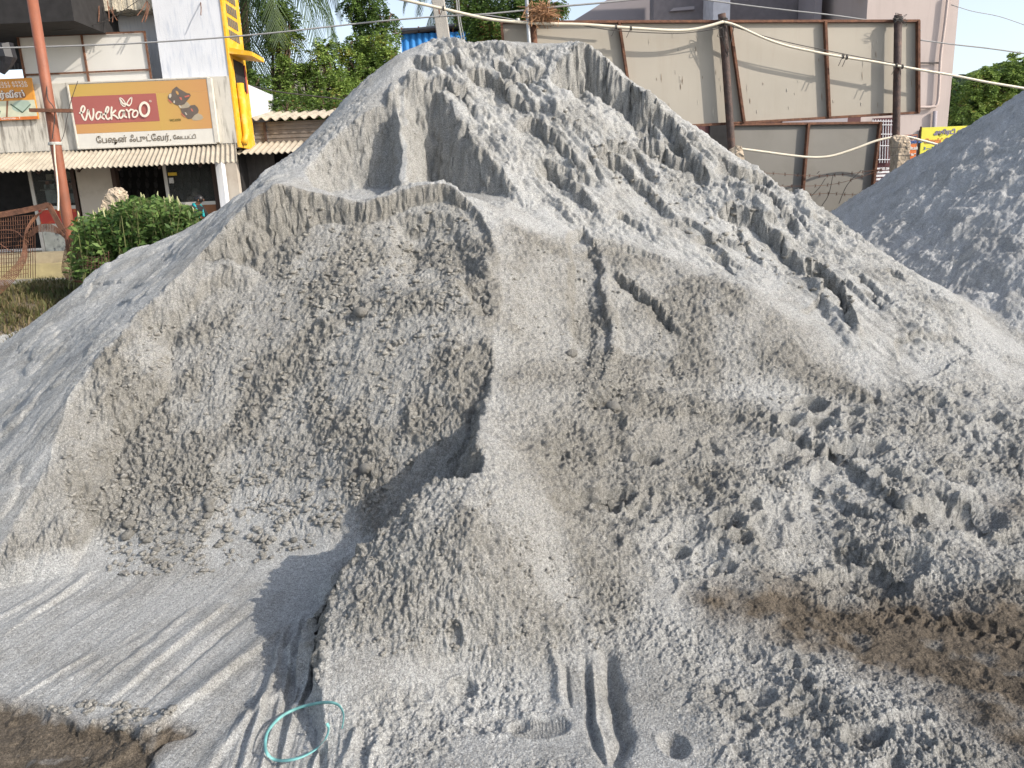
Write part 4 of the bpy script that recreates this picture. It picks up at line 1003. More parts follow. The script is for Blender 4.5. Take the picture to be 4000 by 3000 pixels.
sgpoly([(1620,162),(1650,190),(1690,215),(1770,262),(1812,270),(1828,300),(1800,345),(1765,385),(1740,420),(1660,440),(1600,415),(1545,370),(1505,335),(1495,300),(1515,262),(1548,250),(1560,205),(1590,180)], M_sand1, 3, 'sandal_picture')
sgpoly([(1682,482),(1740,476),(1800,470),(1830,440),(1890,435),(1930,470),(1950,515),(1940,555),(1890,585),(1850,632),(1800,635),(1755,600),(1710,550)], M_sand1, 3, 'sandal_picture')
for pts, mm in (([(1608,220),(1640,235),(1655,270),(1640,285),(1615,255)], grad_mat('print_gap', [(0, yl), (1, og)], xs0, xs1)), ([(1660,315),(1690,318),(1705,350),(1695,362),(1675,345)], M_acc), ([(1738,305),(1808,290),(1810,312),(1745,325)], M_acc), ([(1505,335),(1560,390),(1550,402),(1503,352)], M_acc), ([(1832,488),(1850,488),(1872,530),(1850,525)], M_acc),
    ([(1580,362),(1600,362),(1598,400),(1580,395)], M_lt), ([(1655,430),(1680,432),(1702,470),(1680,475)], M_lt), ([(1745,535),(1765,540),(1785,575),(1768,575)], M_lt), ([(1512,270),(1545,258),(1548,300),(1530,325),(1512,310)], M_lt), ([(1700,545),(1760,600),(1752,608),(1698,558)], M_acc)):
    sgpoly(pts, mm, 4, 'sandal_picture')
f = MB(); f.box((xs0-0.02, SGY-0.02, zs0-0.03), (xs1+0.03, SGY+0.11, zs0)); f.box((xs0-0.02, SGY-0.02, zs1), (xs1+0.03, SGY+0.11, zs1+0.03)); f.box((xs0-0.03, SGY-0.018, zs0), (xs0, SGY+0.11, zs1)); f.box((xs1, SGY-0.018, zs0), (xs1+0.10, SGY+0.108, zs1))
f.build('frame', mat('sign_frame', (0.55, 0.52, 0.46), 0.5), sg)
# ---- orange repair-service sign
OY = DS-0.10
os_ = empty('shop_sign', P(20, 258, OY), 'orange repair service sign with phone numbers, cut off at the left edge', 'sign')
ox0 = xat(-45, 215, OY); ox1 = xat(75, 215, OY); oz1 = zat(40, 169, OY); oz0 = zat(60, 258, OY)
MB().box((ox0, OY, oz0), (ox1, OY+0.05, oz1)).build('board', mat('sign_orange', (0.60, 0.26, 0.04), 0.5, var=0.04), os_)
za = oz1-(oz1-oz0)*0.53; zb = oz1-(oz1-oz0)*0.925
MB().box((ox0, OY-0.004, zb), (ox1-0.01, OY+0.001, za)).build('picture_panel', mat('pale_green_print', (0.55, 0.56, 0.42), 0.5), os_)
MB().box((ox0, OY-0.004, oz0), (ox1, OY+0.001, zb-0.001)).build('red_strip', mat('print_orange_red', (0.58, 0.16, 0.03), 0.5), os_)
M_lw = mat('letter_white', (0.75, 0.72, 0.68), 0.5, var=0.03); M_sh = mat('letter_shadow', (0.22, 0.10, 0.05), 0.5)
H = oz1-oz0
text_mesh('96261 65926', H*0.098, (ox1-0.93, OY-0.004, oz1-H*0.135), M_lw, os_, fit=0.80)
text_mesh('85239 94420', H*0.098, (ox1-0.92, OY-0.004, oz1-H*0.215), M_lw, os_, fit=0.80)
text_mesh('க்ஸ் சர்வீஸ்', H*0.21, (ox1-1.52, OY-0.003, oz1-H*0.46), M_sh, os_, off=0.014, xscale=1.05)
text_mesh('க்ஸ் சர்வீஸ்', H*0.21, (ox1-1.53, OY-0.008, oz1-H*0.455), M_lw, os_, off=0.006, xscale=1.05)
text_mesh('பாளையம், ேகாைவ - 7.', H*0.07, (ox1-1.45, OY-0.006, zb-H*0.055), M_lw, os_, xscale=1.25)
MB().prism([Vector((ox1-0.80, OY-0.007, zb)), Vector((ox1-0.76, OY-0.007, zb)), Vector((ox1-0.66, OY-0.007, za)), Vector((ox1-0.71, OY-0.007, za))], (0, 0.002, 0)).build('divider', M_sh, os_)
M_gr = mat('print_dark_green', (0.08, 0.12, 0.08), 0.5); M_gl = mat('print_soft_green', (0.36, 0.45, 0.38), 0.5)
e_ = MB(); e_.prism([Vector((ox1-0.36+0.24*math.cos(t)+0.05*math.sin(t), OY-0.006, (za+zb)/2+0.06+0.14*math.sin(t))) for t in [i*math.pi/9 for i in range(18)]], (0, 0.001, 0)); e_.build('dish_picture', M_gl, os_)
e_ = MB(); e_.bar((ox1-0.62, OY-0.009, za-0.08), (ox1-0.36, OY-0.009, (za+zb)/2-0.1), 0.03, 0.003, up=(0, 1, 0)); e_.bar((ox1-0.36, OY-0.009, (za+zb)/2-0.1), (ox1-0.12, OY-0.009, za-0.1), 0.02, 0.003, up=(0, 1, 0)); e_.build('dish_picture', M_gr, os_)
e_ = MB()
for k in range(5): e_.prism([Vector((ox1-1.4+k*0.10, OY-0.009, zb+0.07)), Vector((ox1-1.34+k*0.10, OY-0.009, zb+0.07)), Vector((ox1-1.36+k*0.10, OY-0.009, zb+0.33)), Vector((ox1-1.41+k*0.10, OY-0.009, zb+0.33))], (0, 0.003, 0))
e_.prism([Vector((ox1-1.5, OY-0.008, zb+0.12)), Vector((ox1-1.3, OY-0.008, zb+0.04)), Vector((ox1-0.95, OY-0.008, zb+0.05)), Vector((ox1-0.9, OY-0.008, zb+0.16)), Vector((ox1-1.2, OY-0.008, zb+0.09))], (0, 0.0015, 0)); e_.build('rack_picture', M_gr, os_)

# ---- tin shed to the right of the shop
shed = empty('tin_shed', (xat(600, 300, 22), 22, 0), 'low shed with corrugated roof edge and grey tin front between shop and heap', 'shed')
D2 = 22.0; xs_ = xat(516, 300, D2); xe_ = xs_+6.5
corrugated('roof', (xs_-0.1, D2+2.5, zat(600, 245, D2)+0.35), (xe_, D2+2.5, zat(600, 245, D2)+0.35), (xe_, D2-0.25, zat(600, 256, D2)), (xs_-0.1, D2-0.25, zat(600, 259, D2)), 0.26, 0.045, M_asb, shed, wav=0.01)
wl = MB(); n_ = 60
for i in range(12):
    z0 = zat(600, 316, D2) + (zat(600, 262, D2)-zat(600, 316, D2))*i/12
    wl.box((xs_, D2+(0.02 if i % 2 else 0), z0), (xe_, D2+0.04, z0+(zat(600, 262, D2)-zat(600, 316, D2))/12-0.002))
wl.build('tin_wall', M_tin, shed)
MB().box((xat(573, 280, D2)-0.03, D2-0.05, zat(573, 312, D2)), (xat(573, 280, D2)+0.03, D2-0.003, zat(573, 264, D2))).build('post', M_wood, shed)
corrugated('awning', (xs_-0.25, D2-0.05, zat(590, 307, D2)), (xe_, D2-0.05, zat(590, 307, D2)), (xe_, D2-1.2, zat(590, 330, D2-1.2)), (xs_-0.25, D2-1.2, zat(590, 330, D2-1.2)), 0.16, 0.028, M_asb, shed, wav=0.008)
MB().box((xs_-0.1, D2+0.6, 0), (xe_, D2+0.7, zat(590, 312, D2))).build('back_wall', M_dark, shed)
sw = MB()
for k in range(10): sw.box((xat(522, 350, D2-0.3)+k*0.09, D2-0.3-(0.02 if k % 2 else 0), 0), (xat(522, 350, D2-0.3)+k*0.09+0.088, D2-0.28, zat(540, 325, D2)))
sw.build('side_sheet', mat('dark_tin_sheet', (0.07, 0.065, 0.065), 0.8), shed)
# house wall and stepped blocks behind the trees
o = MB().box((xat(585, 160, 42), 42, 0), (xat(700, 160, 42), 47, zat(620, 143, 42))).build('house', M_cream); tag(o, 'plain beige house wall showing through the trees behind the shed', 'building')
o = MB(); o.box((xat(520, 250, 21.8), 21.8, zat(525, 262, 21.8)), (xat(532, 250, 21.8), 22.2, zat(525, 215, 21.8))); o.box((xat(522, 220, 22.3), 22.3, zat(525, 250, 21.8)), (xat(537, 220, 22.3), 22.6, zat(525, 178, 21.8))); o = o.build('water_tank', mat('white_tank', (0.55, 0.57, 0.6), 0.7), bevel=0.03); tag(o, 'small white tank boxes behind the yellow drain pipe', 'tank')
# ------------------------------------------------------------------ red pole, cross bar, flags
rp = empty('steel_pole', P(152, 520, 9.6), 'tall red oxide steel pole with a short cross bar left of the bush', 'pole')
MB().tube([P(66, -25, 9.6), P(109, 240, 9.6), P(153, 520, 9.6), P(158, 560, 9.6)], [0.058, 0.060, 0.064, 0.064], 16).build('pole_shaft', M_redpole, rp, smooth=True)
MB().bar(P(65, 238, 9.5), P(156, 239.5, 9.5), 0.045, 0.04).build('cross_bar', M_rust, rp)
MB().tube([P(112, 312, 9.6), P(130, 311, 9.6)], 0.0, 3)
t_ = MB()
for k in range(3): t_.tube([P(119.5, 309+k*1.6, 9.6)+Vector((0.069*math.cos(a), 0.069*math.sin(a), 0)) for a in [i*math.pi/6 for i in range(13)]], 0.009, 5)
t_.build('cloth_tie', mat('grey_cloth', (0.45, 0.45, 0.42), 0.9), rp)
o = MB().tube(curve_pts([P(117, 312, 9.5), P(119, 345, 9.5), P(123, 380, 9.5), P(126, 420, 9.45), P(126, 455, 9.4)]), 0.010, 6).build('white_cable', M_pipe); tag(o, 'thin white cable hanging down beside the red pole', 'cable')
o = MB().tube(curve_pts([P(99, 130, 9.6), P(101, 190, 9.55), P(104, 215, 9.5), P(118, 240, 9.5), P(113, 300, 9.5)]), 0.006, 5).build('loose_wire', M_wire); tag(o, 'thin loose wire wrapped round the red pole', 'wire')

# ------------------------------------------------------------------ broken gabion crate: flat bar frame and torn mesh
gb = empty('wire_mesh_crate', P(60, 560, 8.6), 'rusty torn wire mesh crate with bent flat bar frame on the grassy bank', 'crate')
D = 8.6
fb_ = MB(); fp = curve_pts([P(-30, 470, D), P(0, 464, D), P(50, 455, D), P(92, 446, D), P(101, 443.5, D), P(107, 447, D), P(122, 475, D), P(138, 503, D)], 5)
for i in range(len(fp)-1): fb_.bar(fp[i], fp[i+1], 0.012, 0.062, up=(0.25, 0, 1) if i > 28 else (0, 0, 1))
fb_ = MB()
for i in range(len(fp)-1):
    t = (fp[i+1]-fp[i]).normalized(); nrm = Vector((-t.z, 0, t.x))*0.03
    fb_.prism([fp[i]+nrm, fp[i+1]+nrm, fp[i+1]-nrm, fp[i]-nrm], (0, 0.012, 0))
fb_.build('frame_bar', M_rust, gb)
fl = MB()
for k in range(18):                                    # flat part of the mesh
    u = -14+k*5.2; fl.tube([P(u, 466, D+0.02), P(u+1.5+0.5*math.sin(k), 510, D+0.03), P(u+2, 600, D+0.1)], 0.0035, 4)
for k in range(15):
    v = 468+k*9; fl.tube([P(-20, v+3, D+0.02), P(30, v+0.6*math.sin(k), D+0.02), P(78-k*1.2, v-4, D+0.02)], 0.0035, 4)
fl.build('flat_mesh', M_rust, gb)
def meshtube(rows, name):                              # curled mesh: longitudinal and cross wires along a bent sheet
    mb = MB(); rails = [curve_pts([P(u, v, d) for (u, v, d) in r], 4) for r in rows]
    for r in rails: mb.tube(r, 0.0035, 4)
    for i in range(0, len(rails[0]), 1):
        mb.tube([r[min(i, len(r)-1)]+Vector((0, 0, 0.012*math.sin(i*1.7+j))) for j, r in enumerate(rails)], 0.003, 4)
    mb.build(name, M_rust, gb)
rows = []
for k in range(9):
    s = k/8
    rows.append([(98-6*s, 451+4*s, D), (72-14*s+10*s*s, 470+14*s, D-0.05), (56-12*s+14*s*s, 500+4*s, D-0.12), (50+8*s, 530, D-0.15+0.1*s), (42+14*s, 560+3*s, D-0.2), (8+22*s, 596+10*s, D-0.3), (-20+20*s, 625+10*s, D-0.4)])
meshtube(rows, 'curled_mesh')
rows = []
for k in range(9):
    s = k/8
    rows.append([(60+4*s, 505+8*s, D-0.1), (82, 487+14*s, D-0.14), (106, 484+16*s, D-0.16), (126+3*s, 494+12*s, D-0.16), (143+10*s-8*s*s, 516+6*s, D-0.16), (138+22*s, 550, D-0.2), (134+20*s, 585, D-0.25), (150+12*s, 606, D-0.4), (175+10*s, 606+6*s, D-0.6)])
meshtube(rows, 'curled_mesh')
rows = [[(150+20*0, 512+6*k, D-0.3), (175, 548+7*k, D-0.6), (205, 556+6*k, D-0.9), (235, 545+8*k, D-1.1)] for k in range(5)]
meshtube(rows, 'curled_mesh')
lw = MB()
for pts in ([(-5,498,D),(15,497,D),(35,500,D),(48,512,D-.1),(62,524,D-.1)],[(-5,523,D),(12,535,D),(30,545,D)],[(245,575,D-1.6),(215,590,D-1.7),(192,612,D-1.8),(178,618,D-1.8)],[(120,505,D),(135,498,D-.1),(150,488,D-.1),(156,482,D-.1)]):
    lw.tube(curve_pts([P(*p) for p in pts]), 0.005, 5)
lw.build('loose_wire', M_rust, gb)

# ------------------------------------------------------------------ granite post, bush, grass, person
def rock_mesh(name, pts_outline, D, depth, m, seed, parent=None):
    q = [P(u, v, D) for u, v in pts_outline]; c = sum(q, Vector())/len(q); mb = MB(); rings = 5; n = len(q)
    for j in range(rings+1):
        t = j/rings; s = 0.80+0.24*math.sin(math.pi*t); dy = depth*(t-0.5)
        for p in q: mb.v.append(tuple(c+(p-c)*s+Vector((0, dy, 0))))
    for j in range(rings):
        for i in range(n): mb.f.append((j*n+i, j*n+(i+1) % n, (j+1)*n+(i+1) % n, (j+1)*n+i))
    mb.f += [tuple(range(n)), tuple(range(rings*n+n-1, rings*n-1, -1))]
    o = mb.build(name, m, parent)
    bm = bmesh.new(); bm.from_mesh(o.data); bmesh.ops.triangulate(bm, faces=bm.faces); bmesh.ops.subdivide_edges(bm, edges=bm.edges, cuts=2, use_grid_fill=True); R = random.Random(seed)
    for v in bm.verts: v.co += Vector((R.uniform(-1, 1), R.uniform(-1, 1), R.uniform(-1, 1)))*0.012
    bm.to_mesh(o.data); bm.free(); return o
o = rock_mesh('stone_post', [(238,411),(250,406),(262,408),(271,415),(272,425),(266,440),(262,470),(250,520),(228,560),(200,560),(214,480),(221,460),(228,430),(234,420)], 9.3, 0.22, M_granite, 3)
tag(o, 'leaning rough granite fence post rising out of the bush', 'stone post')
bush = empty('bush', P(285, 545, 8.6), 'leafy green bush with pale flower spikes beside the sand heap', 'bush')
M_bush = leaf_mat('bush_leaf', (0.035, 0.09, 0.022), (0.19, 0.29, 0.08)); M_stem = mat('green_stem', (0.13, 0.14, 0.05), 0.8)
st = MB(); C = []; DR = []; spk = MB(); tops = []
for k in range(430):
    u = rng.uniform(158, 425); s = (u-158)/267.0
    vt = 452-18*math.sin(min(1, s*1.35)*math.pi)**0.8*1.0 if s < 0.75 else 440+18*(s-0.75)/0.25
    vt = np.interp(u, [158, 175, 200, 240, 270, 300, 340, 380, 405, 425], [482, 470, 466, 452, 436, 427, 430, 438, 447, 462]) + rng.uniform(-4, 26)
    d = rng.uniform(7.9, 9.3); top = P(u, vt, d); h = top.z-rng.uniform(0.35, 0.55)
    base = Vector((top.x+rng.uniform(-.2, .2), d+rng.uniform(-.15, .15), top.z-rng.uniform(0.62, 0.85)))
    st.tube([base, (base+top)/2+Vector((rng.uniform(-.05, .05), 0, 0)), top], [0.006, 0.005, 0.003], 4, cap=False)
    nl = rng.randint(16, 40)
    for j in range(nl):
        t = rng.uniform(0.18, 1.0); p = base.lerp(top, t); a = rng.uniform(0, 6.28); r_ = 0.02+0.035*rng.random()
        dv = Vector((math.cos(a), math.sin(a), rng.uniform(-0.2, 0.5))); C.append(p+dv*r_); DR.append(dv)
    if rng.random() < 0.16 and vt < np.interp(u, [158, 175, 200, 240, 270, 300, 340, 380, 405, 425], [482, 470, 466, 452, 436, 427, 430, 438, 447, 462])+9: tops.append(top)
v_, f_ = leaf_quads(np.array(C), 0.085, 0.032, dirs=np.array(DR)*1.3, droop=0.1)
np_mesh('foliage', v_, f_, M_bush, bush); st.build('stems', M_stem, bush)
M_spk = mat('pale_flower', (0.42, 0.42, 0.22), 0.8, var=0.3, scale=40)
for t_ in tops: MB().tube([t_-Vector((0, 0, .02)), t_+Vector((rng.uniform(-.01, .01), 0, 0.04)), t_+Vector((0, 0, 0.07))], [0.006, 0.008, 0.003], 6).build('flower_spike', M_spk, bush)
# grass on the bank
def grass(name, n, regionf, hmin, hmax, m, label, wd=0.006):
    vs = []; fs = []; k = 0
    pos = [regionf() for _ in range(n)]
    for (x, y) in pos:
        z = ground_z(x, y)-0.01; h = rng.uniform(hmin, hmax); a = rng.uniform(0, 6.28); b = rng.uniform(0, 6.28); l = h*rng.uniform(0.2, 0.9)
        w_ = wd*rng.uniform(0.6, 1.4); dx, dy = math.cos(a)*w_, math.sin(a)*w_; lx, ly = math.cos(b)*l, math.sin(b)*l
        vs += [(x-dx, y-dy, z), (x+dx, y+dy, z), (x+dx*.7+lx*.4, y+dy*.7+ly*.4, z+h*.7), (x-dx*.7+lx*.4, y-dy*.7+ly*.4, z+h*.7), (x+lx, y+ly, z+h*rng.uniform(.6, 1))]
        fs += [(k, k+1, k+2), (k, k+2, k+3), (k+3, k+2, k+4)]; k += 5
    o = np_mesh(name, np.array(vs), np.array(fs), m); tag(o, label, 'grass', kind='stuff'); return o
M_grass = leaf_mat('grass_blade', (0.075, 0.11, 0.03), (0.20, 0.17, 0.08)); M_dry = leaf_mat('dry_grass_blade', (0.14, 0.105, 0.055), (0.26, 0.20, 0.11))
def bank_pt():
    while True:
        x = rng.uniform(-8.5, -3.2); y = rng.uniform(6.4, 10.0)
        j = int(np.searchsorted(Yr, y)); i = int(np.searchsorted(Sr, x/y))
        if isbank[j*NC+i] and gnoise(np.array([x*2.5]), np.array([y*2.5]), 5)[0]+rng.uniform(-.3, .3) > -0.15: return x, y
grass('grass', 16000, bank_pt, 0.05, 0.16, M_grass, 'tufts of green and yellow grass on the earth bank')
grass('dry_grass', 12000, bank_pt, 0.03, 0.12, M_dry, 'dry straw coloured grass on the earth bank')

def skin_body(name, verts, edges, radii, m, parent=None, sub=2):
    me = bpy.data.meshes.new(name); me.from_pydata(verts, edges, []); me.update(); o = bpy.data.objects.new(name, me); link(o)
    md = o.modifiers.new('skin', 'SKIN'); md.use_smooth_shade = True
    for i, r_ in enumerate(radii): me.skin_vertices[0].data[i].radius = r_ if isinstance(r_, tuple) else (r_, r_)
    me.skin_vertices[0].data[0].use_root = True
    s2 = o.modifiers.new('sub', 'SUBSURF'); s2.levels = sub; s2.render_levels = sub
    me.materials.append(m); 
    if parent: attach(o, parent)
    return o
def person(loc, rz, bend, skin, top_m, lower_m, label, scarf=None, seated=False):
    R = Matrix.Translation(loc) @ Matrix.Rotation(rz, 4, 'Z')
    e = empty('person', loc, label, 'person')
    hip = Vector((0, 0, 0.86)); lean = Vector((bend*0.45, 0, -bend*0.10)); chest = hip+Vector((0, 0, 0.38))+lean*0.7; neck = hip+Vector((0, 0, 0.55))+lean; hd = neck+Vector((0.06+bend*0.1, 0, 0.13-bend*0.03)); cr = hd+Vector((0.0, 0, 0.08))
    V_ = [hip, hip+Vector((0, 0, .18))+lean*.3, chest, neck, neck+Vector((0.03, 0, .06)), hd, cr]
    E_ = [(0,1),(1,2),(2,3),(3,4),(4,5),(5,6)]; Rr = [(.15,.12),(.12,.10),(.15,.10),(.07,.06),(.05,.05),(.085,.08),(.06,.06)]
    def chain(start, pts, rs):
        prev = start
        for p, r_ in zip(pts, rs): V_.append(p); Rr.append(r_); E_.append((prev, len(V_)-1)); prev = len(V_)-1
        return prev
    for s in (-1, 1):
        chain(0, [hip+Vector((0, s*.10, -.06)), Vector((0.02, s*.11, .46)), Vector((-.02, s*.11, .08)), Vector((.12, s*.12, .03))], [.10, .062, .042, .035])
        sh_ = neck+Vector((0, s*.17, -.06)); el = sh_+Vector((.10, s*.05, -.27)); wr = el+Vector((.20, -s*.04, -.08))
        w_ = chain(2, [sh_, el, wr, wr+Vector((.05, 0, -.01))], [.05, .038, .026, .026])
        for f in range(4): chain(w_, [wr+Vector((.10, (f-1.5)*.018, -.012)), wr+Vector((.135-(abs(f-1.2))*.008, (f-1.5)*.020, -.035))], [.009, .008])
        chain(w_-0, [wr+Vector((.06, -s*.035, -.01)), wr+Vector((.09, -s*.045, -.025))], [.010, .009])
    body = skin_body('body', [tuple(R @ v) for v in V_], E_, Rr, skin, e)
    # clothing: tunic over the trunk, skirt cloth to the ankles
    def loft(name, sec, m):
        mb = MB(); n = 14
        for (c, rx, ry) in sec:
            for k in range(n): a = 2*math.pi*k/n; mb.v.append(tuple(R @ (Vector(c)+Vector((rx*math.cos(a), ry*math.sin(a), 0)))))
        for j in range(len(sec)-1):
            for k in range(n): mb.f.append((j*n+k, j*n+(k+1) % n, (j+1)*n+(k+1) % n, (j+1)*n+k))
        o = mb.build(name, m, e, smooth=True); return o
    loft('tunic', [(hip+Vector((0, 0, -.12)), .19, .22), (hip+Vector((0, 0, .05)), .165, .19), (hip+Vector((0, 0, .2))+lean*.35, .14, .165), (chest, .15, .20), (neck+Vector((-.01, 0, -.05)), .11, .19), (neck+Vector((0, 0, .01)), .065, .075)], top_m)
    loft('skirt', [((0, 0, .08), .20, .24), ((0, 0, .5), .19, .22), (hip+Vector((0, 0, -.05)), .17, .20)], lower_m)
    for s in (-1, 1):
        sh_ = neck+Vector((0, s*.17, -.06)); el = sh_+Vector((.09, s*.05, -.24)); MB().tube([R @ (chest+Vector((0, s*.08, .08))), R @ sh_, R @ el], [.08, .066, .055], 10).build('sleeve', top_m, e, smooth=True)
    hm_ = mat('black_hair', (0.012, 0.010, 0.010), 0.45)
    hb = MB(); hc = hd+Vector((-.025, 0, .035))
    for (o_, r3) in ((Vector((0, 0, 0)), .098), (Vector((-.10, 0, .015)), .052)):
        b0 = len(hb.v); nA, nB = 8, 12
        for i in range(nA+1):
            for k in range(nB): a = math.pi*i/nA; b = 2*math.pi*k/nB; hb.v.append(tuple(R @ (hc+o_+Vector((math.sin(a)*math.cos(b), math.sin(a)*math.sin(b)*.88, math.cos(a)))*r3)))
        for i in range(nA):
            for k in range(nB): hb.f.append((b0+i*nB+k, b0+i*nB+(k+1) % nB, b0+(i+1)*nB+(k+1) % nB, b0+(i+1)*nB+k))
    hb.build('hair', hm_, e, smooth=True)
    fm = MB(); fm.tube([R @ (hd+Vector((.072, 0, .03))), R @ (hd+Vector((.095, 0, -.005))), R @ (hd+Vector((.075, 0, -.012)))], [.008, .013, .008], 6); fm.build('nose', skin, e, smooth=True)
    em = MB()
    for s in (-1, 1): em.tube([R @ (hd+Vector((.078, s*.022, .022))), R @ (hd+Vector((.078, s*.042, .022)))], .006, 5)
    em.tube([R @ (hd+Vector((.080, -.02, -.04))), R @ (hd+Vector((.080, .02, -.04)))], .005, 5); em.build('eyes_and_mouth', hm_, e)
    ea = MB()
    for s in (-1, 1): ea.tube([R @ (hd+Vector((0, s*.083, .02))), R @ (hd+Vector((.0, s*.092, 0))), R @ (hd+Vector((0, s*.083, -.02)))], [.01, .014, .01], 6)
    ea.build('ears', skin, e, smooth=True)
    if scarf:
        s_ = MB(); s_.tube([R @ p for p in curve_pts([chest+Vector((.12, .13, -.12)), chest+Vector((.10, .14, .06)), neck+Vector((-.01, .09, .02)), neck+Vector((-.09, 0, .02)), neck+Vector((-.01, -.10, .02)), chest+Vector((.12, -.12, .05)), chest+Vector((.16, -.12, -.14))])], .036, 8); s_.build('scarf', scarf, e, smooth=True)
    return e
M_skin = mat('brown_skin', (0.22, 0.10, 0.055), 0.55, var=0.05)
person(Vector((xat(427, 450, 19.0)-0.22, 19.0, 0.30)), -0.25, 0.55, M_skin, mat('black_cloth', (0.012, 0.012, 0.014), 0.85), mat('dark_teal_cloth', (0.01, 0.06, 0.065), 0.8), 'person in black top and turquoise scarf bending in front of the shop window', mat('turquoise_cloth', (0.0, 0.24, 0.26), 0.7))
person(Vector((xat(402, 430, 21.6), 21.9, 0.30)), -1.2, 0.1, M_skin, mat('blue_shirt_cloth', (0.10, 0.17, 0.35), 0.8), M_dark, 'person in a pale blue shirt inside the shop behind the window pane')
# ------------------------------------------------------------------ trees
M_bark = mat('brown_bark', (0.12, 0.085, 0.06), 0.95, var=0.3, scale=10, bump=0.6, bscale=20)
M_neem = leaf_mat('neem_leaf', (0.06, 0.12, 0.03), (0.30, 0.42, 0.10), (0.30, 0.28, 0.07))
M_neem2 = leaf_mat('dark_neem_leaf', (0.032, 0.07, 0.022), (0.17, 0.27, 0.06), (0.20, 0.09, 0.04))
M_palm = leaf_mat('palm_leaf', (0.025, 0.055, 0.020), (0.085, 0.13, 0.045))
def tree(label, base, blobs, m, nper=1500, spray=0.26, leaf=0.095, group=None, name='neem_tree', trunk_r=0.16, seed=1):
    """blobs: (u, v, d, radius) clumps of sprays; limbs run from the trunk to every clump"""
    R = random.Random(seed); e = empty(name, base, label, 'tree', group)
    cs = [(P(u, v, d), r*0.62) for (u, v, d, r) in blobs]
    tm = MB(); cz = sum((c for c, r in cs), Vector())/len(cs); fork = Vector((base.x*0.7+cz.x*0.3, base.y, base.z+(min(c.z for c, r in cs)-base.z)*0.75))
    tm.tube(curve_pts([base, (base+fork)/2+Vector((R.uniform(-.15, .15), 0, 0)), fork], 4), [trunk_r*(1-0.04*i) for i in range(9)], 10)
    C = []; DR = []
    for c, r in cs:
        mid = (fork+c)/2+Vector((R.uniform(-.3, .3), R.uniform(-.2, .2), 0.15))
        tm.tube(curve_pts([fork, mid, c], 4), [trunk_r*0.45*(1-0.08*i) for i in range(9)], 7)
        n = int(nper*(r/0.7)**2)
        nt_ = max(6, int(n/26))
        for k in range(nt_):                      # twigs, each with a spray of paired leaflets
            a = Vector((R.gauss(0, 1), R.gauss(0, 1), R.gauss(0, 1)*0.9)).normalized(); rad = r*(0.35+0.75*R.random()**0.6)
            p0 = c + a*rad*0.55; p1 = c+a*rad + Vector((0, 0, -0.10*r))
            if k % 4 == 0: tm.tube([c, p0, p1], [0.022, 0.014, 0.006], 4, cap=False)
            for s in range(5):
                d0 = (a+Vector((R.gauss(0, .6), R.gauss(0, .6), R.gauss(0, .5)-0.15))).normalized(); q0 = p1 + Vector((R.gauss(0, .10), R.gauss(0, .10), R.gauss(0, .10)))*r
                L_ = spray*R.uniform(0.6, 1.3); side = d0.cross(Vector((0, 0, 1))).normalized() if abs(d0.z) < .95 else Vector((1, 0, 0))
                for j in range(5):
                    for sg_ in (-1, 1):
                        C.append(q0+d0*L_*(j/5)+side*sg_*leaf*0.35+Vector((0, 0, -0.04*j*j*L_))); DR.append(side*sg_+d0*0.6)
    v, f = leaf_quads(np.array(C), leaf, leaf*0.42, dirs=np.array(DR)*1.6, droop=0.35)
    np_mesh('crown', v, f, m, e); tm.build('trunk', M_bark, e, smooth=True); return e
def B(*a): return list(a)
gz = 0.0
tree('bushy neem tree directly right of the yellow wall, below the palm fronds', Vector((xat(545, 300, 25), 25, 0)), [(520,150,25,.55),(535,175,25,.6),(522,100,25.5,.35),(550,200,25,.7),(530,215,25.2,.7),(515,190,25,.5),(575,230,24.6,.7),(545,235,24.8,.6),(560,170,25,.45),(515,240,25,.5)], M_neem2, seed=2)
tree('tall slender neem tree whose feathery top reaches between palm and sky', Vector((xat(600, 300, 26), 26, 0)), [(600,30,26,.7),(618,55,26,.6),(590,60,26,.55),(625,85,26,.6),(605,95,26,.55),(625,40,26,.5),(615,120,26,.6),(620,140,26,.6),(600,180,26,.6),(640,155,26,.5),(610,165,26,.6),(633,190,26,.6),(615,215,26,.6),(640,230,25.5,.8),(605,240,25.5,.7),(600,8,26,.6)], M_neem, seed=3)
tree('rounded pale green neem tree left of the heap skyline', Vector((xat(690, 300, 26), 26, 0)), [(668,150,26,.5),(690,120,26,.6),(705,100,26,.55),(700,150,26,.7),(680,180,26,.7),(710,190,26,.8),(690,215,25.6,.8),(665,210,26,.6),(735,205,25.6,.7),(720,225,25.2,.7),(670,240,25.2,.7),(650,140,26,.4),(735,170,26,.6)], M_neem, seed=4)
tree('broad dense neem tree behind the left shoulder of the heap', Vector((xat(790, 300, 27), 27, 0)), [(760,90,27,.6),(745,115,27,.6),(720,135,27,.5),(770,120,27,.8),(800,110,27,.8),(830,100,27,.8),(855,115,27,.6),(845,95,27,.5),(810,145,27,.9),(780,165,27,.9),(750,160,27,.8),(820,160,27,.8),(850,140,27,.7),(765,200,26.6,.9),(730,95,27,.45),(740,190,26.6,.8),(795,85,27,.5),(780,185,27,.8)], M_neem, seed=5)
tree('neem tree with hanging dark foliage at the top edge, brown seed clusters', Vector((xat(790, 300, 30), 30, 0)), [(780,5,29,.8),(760,-5,29,.6),(805,10,29,.8),(775,30,29,.6),(790,40,29,.6),(785,62,29,.5),(822,35,29,.55),(838,45,29,.45),(845,30,29,.4),(815,60,29,.4),(835,62,29,.5),(800,-15,29,.8),(752,15,29,.35)], M_neem2, seed=6)
